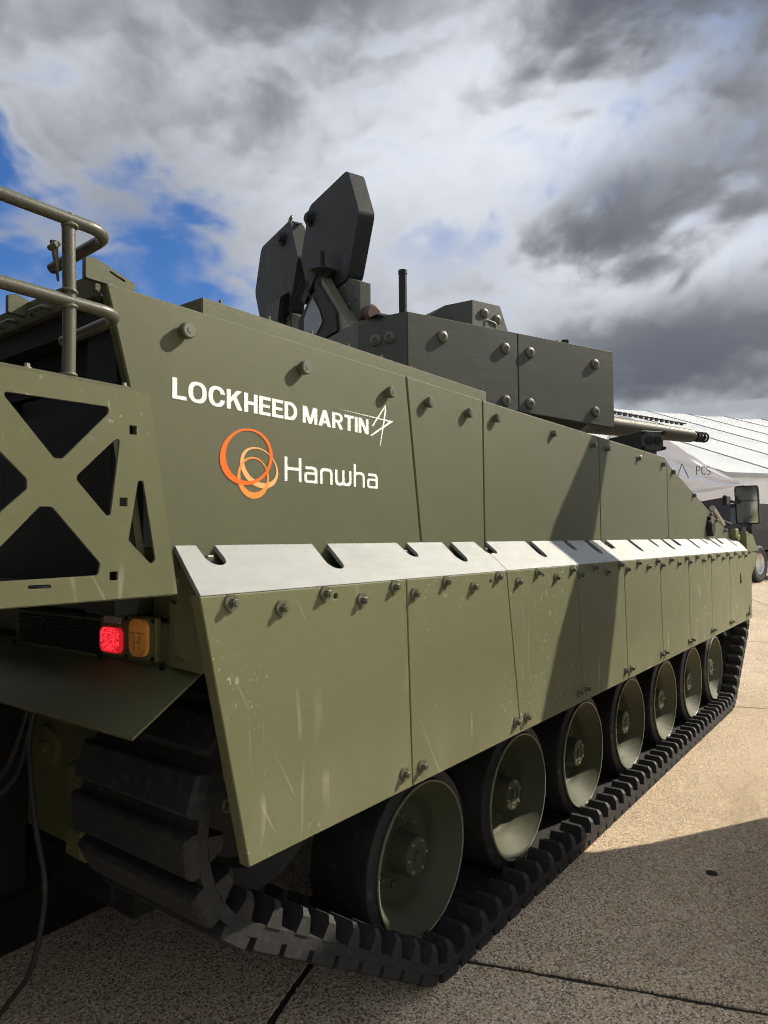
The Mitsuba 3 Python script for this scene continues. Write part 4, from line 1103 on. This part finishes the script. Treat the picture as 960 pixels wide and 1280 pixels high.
put(MQ, 'back_slope', mikit.ply(hull([mq(-7 * BAY, SL_, -.05), mq(8 * BAY, SL_, -.05), mq(-7 * BAY, SL_ * 2, -PIT * SL_), mq(8 * BAY, SL_ * 2, -PIT * SL_), mq(-7 * BAY, SL_, -.1), mq(8 * BAY, SL_, -.1), mq(-7 * BAY, SL_ * 2, -PIT * SL_ - .05), mq(8 * BAY, SL_ * 2, -PIT * SL_ - .05)]), 'canvas'))

# ------------------------------------------------------------------ small canopy with printed front
CP = thing('exhibition_canopy', 'smaller pale grey canopy with sagging printed roof in front of the white marquee', 'canopy')
# the near face of the canopy: a drooping three-cornered sheet drawn tight at its right corner
hemL, hemR = np.array([-3.30, 11.0, 2.20]), np.array([-0.95, 12.04, 2.64])
apL, apR = np.array([-3.34, 11.9, 4.40]), np.array([-0.98, 12.06, 2.70])
nu, nv = 60, 24
vv, ff = [], []
dirh = np.array([0.80, 0.60, 0.0])
outw = np.array([dirh[1], -dirh[0], 0])
outw /= np.linalg.norm(outw)
for i in range(nu + 1):
    fu = i / nu
    for j in range(nv + 1):
        fv = j / nv
        top = apL + (apR - apL) * fu
        bot = hemL + (hemR - hemL) * fu
        p = top * (1 - fv) + bot * fv
        sagz = -0.05 * math.sin(math.pi * fu)
        fold = (1 - fu * .8) * (0.11 * math.sin(fv * 13 + 2.2 * math.sin(fu * 5)) + 0.06 * math.sin(fv * 31 + 3 * fu)) + .012 * math.sin(fu * 40 + fv * 9)
        vv.append(p + np.array([0, 0, sagz]) + outw * (0.03 + fold))
for i in range(nu):
    for j in range(nv):
        q = i * (nv + 1) + j
        ff += [[q, q + 1, q + nv + 2], [q, q + nv + 2, q + nv + 1]]
roof_v = np.array(vv)
put(CP, 'roof_sheet', mikit.ply(trimesh.Trimesh(roof_v, np.array(ff), process=False), 'canvas_grey', smooth=True))
grid_r = roof_v.reshape(nu + 1, nv + 1, 3)


def canopy_print():
    """PCS and a pointed mark in thin strokes on an upright plane just clear of the sheet."""
    T0 = np.array([-1.66, 11.70, 2.865]) + np.array([.6, -.8, 0]) * .14 + np.array([.003, .0, -.012])
    rt_, w, h = np.array([0.794, 0.608, 0.0]), .070, .165
    strokes = []
    x = -0.07
    strokes.append([(x, 0), (x, h), (x + w * .7, h), (x + w, h * .76), (x + w * .7, h * .5), (x, h * .5)])
    x += .092
    strokes.append([(x + w, h * .85), (x + w * .6, h), (x + .2 * w, h * .85), (x, h * .5), (x + .2 * w, h * .15), (x + w * .6, 0), (x + w, h * .15)])
    x += .095
    strokes.append([(x + w * .9, h * .9), (x + w * .5, h), (x, h * .8), (x + .1 * w, h * .58), (x + w * .9, h * .42), (x + w, h * .2), (x + w * .5, 0), (x, h * .1)])
    strokes.append([(-.43, -.02), (-.34, .22), (-.22, -.06)])
    ms = []
    for st_ in strokes:
        pts = np.array([T0 + rt_ * a + np.array([0, 0, b]) for a, b in st_])
        ms.append(tube(bend(pts, .02, 4), .0085, 6))
    return cat(*ms)


put(CP, 'lettering', mikit.ply(canopy_print(), 'decal_grey'), label='thin dark lettering PCS beside a pointed mark')
hm = [hemL + outw * .05 + [0, 0, .01], hemR + outw * .05 + [0, 0, .01]]
put(CP, 'valance', mikit.ply(hull([hm[0], hm[1], hm[0] - [0, 0, .16], hm[1] - [0, 0, .16], hm[0] - outw * .01, hm[1] - outw * .01, hm[0] - outw * .01 - [0, 0, .16], hm[1] - outw * .01 - [0, 0, .16]]), 'canvas_grey'))
inw = -outw
put(CP, 'back_wall', mikit.ply(hull([hemL + inw * .5 - [0, 0, .1], hemR + inw * .5 - [0, 0, .1], (hemL + inw * .5) * [1, 1, 0], (hemR + inw * .5) * [1, 1, 0], hemL + inw * .6 - [0, 0, .1], hemR + inw * .6 - [0, 0, .1], (hemL + inw * .6) * [1, 1, 0], (hemR + inw * .6) * [1, 1, 0]]), 'navy'))
put(CP, 'post', mikit.ply(cyl(hemR * [1, 1, 0], hemR + [0, 0, .02], .035, n=14), 'decal_grey', smooth=40))
put(CP, 'post', mikit.ply(cyl(hemL * [1, 1, 0], hemL + [0, 0, .02], .035, n=14), 'decal_grey', smooth=40))
# ------------------------------------------------------------------ added box and boom outside the frame, shaped to throw the two shadows
CT = thing('shadow_caster', 'unseen pale grey box with a raised boom, shaped to throw the two shadows', 'truck')
cabp = rounded([(0.0, .62), (3.26, .62), (3.28, 1.48), (3.36, 1.80), (3.50, 1.98), (3.30, 2.20), (3.0, 2.28), (2.3, 2.36), (1.4, 2.32), (0.0, 2.26)], .05)
put(CT, 'body', mikit.ply(ext(cabp, 2.4, 1.34, 0.0), 'canvas_grey'))
put(CT, 'underframe', mikit.ply(bx(1.45, 2.3, .2, 3.2, .35, .7, .02), 'paint_dark'))
put(CT, 'door', mikit.ply(bx(1.328, 1.345, .8, 1.7, .95, 2.2, .003), 'paint_olive'))
put(CT, 'boom', mikit.ply(ext(Polygon([(2.3, 2.3), (2.40, 2.60), (2.59, 2.92), (2.82, 3.22), (3.20, 3.72), (3.68, 4.17), (4.30, 4.75), (4.18, 4.75), (3.95, 4.17), (3.65, 3.58), (3.37, 3.20), (3.25, 2.84), (3.13, 2.56), (3.05, 2.25)]), 1.36, 1.42), 'paint_olive'))
for wy in (0.9, 2.5):
    put(CT, 'wheel', {**td, 'to_world': T().translate([1.55, wy, .56]).scale([.8, .8, .8])})

# small dark disc lying on the slabs
dk = thing('flat_disc', 'small dark disc lying alone on the shaded concrete', 'disc')
scene[dk] = mikit.ply(cat(lathe([(0.0, .006), (.022, .006), (.027, .004), (.028, .0)], 'z', 20).apply_translation((.74, 1.444, .0015))), 'black', smooth=40)

# ------------------------------------------------------------------ added trailer shape behind the vehicle, cutting sky light from its rear
TL = thing('rear_light_blocker', 'added dark trailer shape outside the picture, shading the rear of the tracked vehicle', 'trailer')
put(TL, 'cover', mikit.ply(bx(-7.5, 0.95, -5.2, -2.55, .95, 3.9, .05), 'truck_grey'))
put(TL, 'bed', mikit.ply(bx(-7.6, 1.0, -5.25, -2.52, .25, .93, .02), 'paint_dark'))
for wx in (-6.2, -1.2):
    put(TL, 'wheel', {**td, 'to_world': T().translate([wx, -2.75, .56]).rotate([0, 0, 1], 90).scale([.8, .8, .8])})
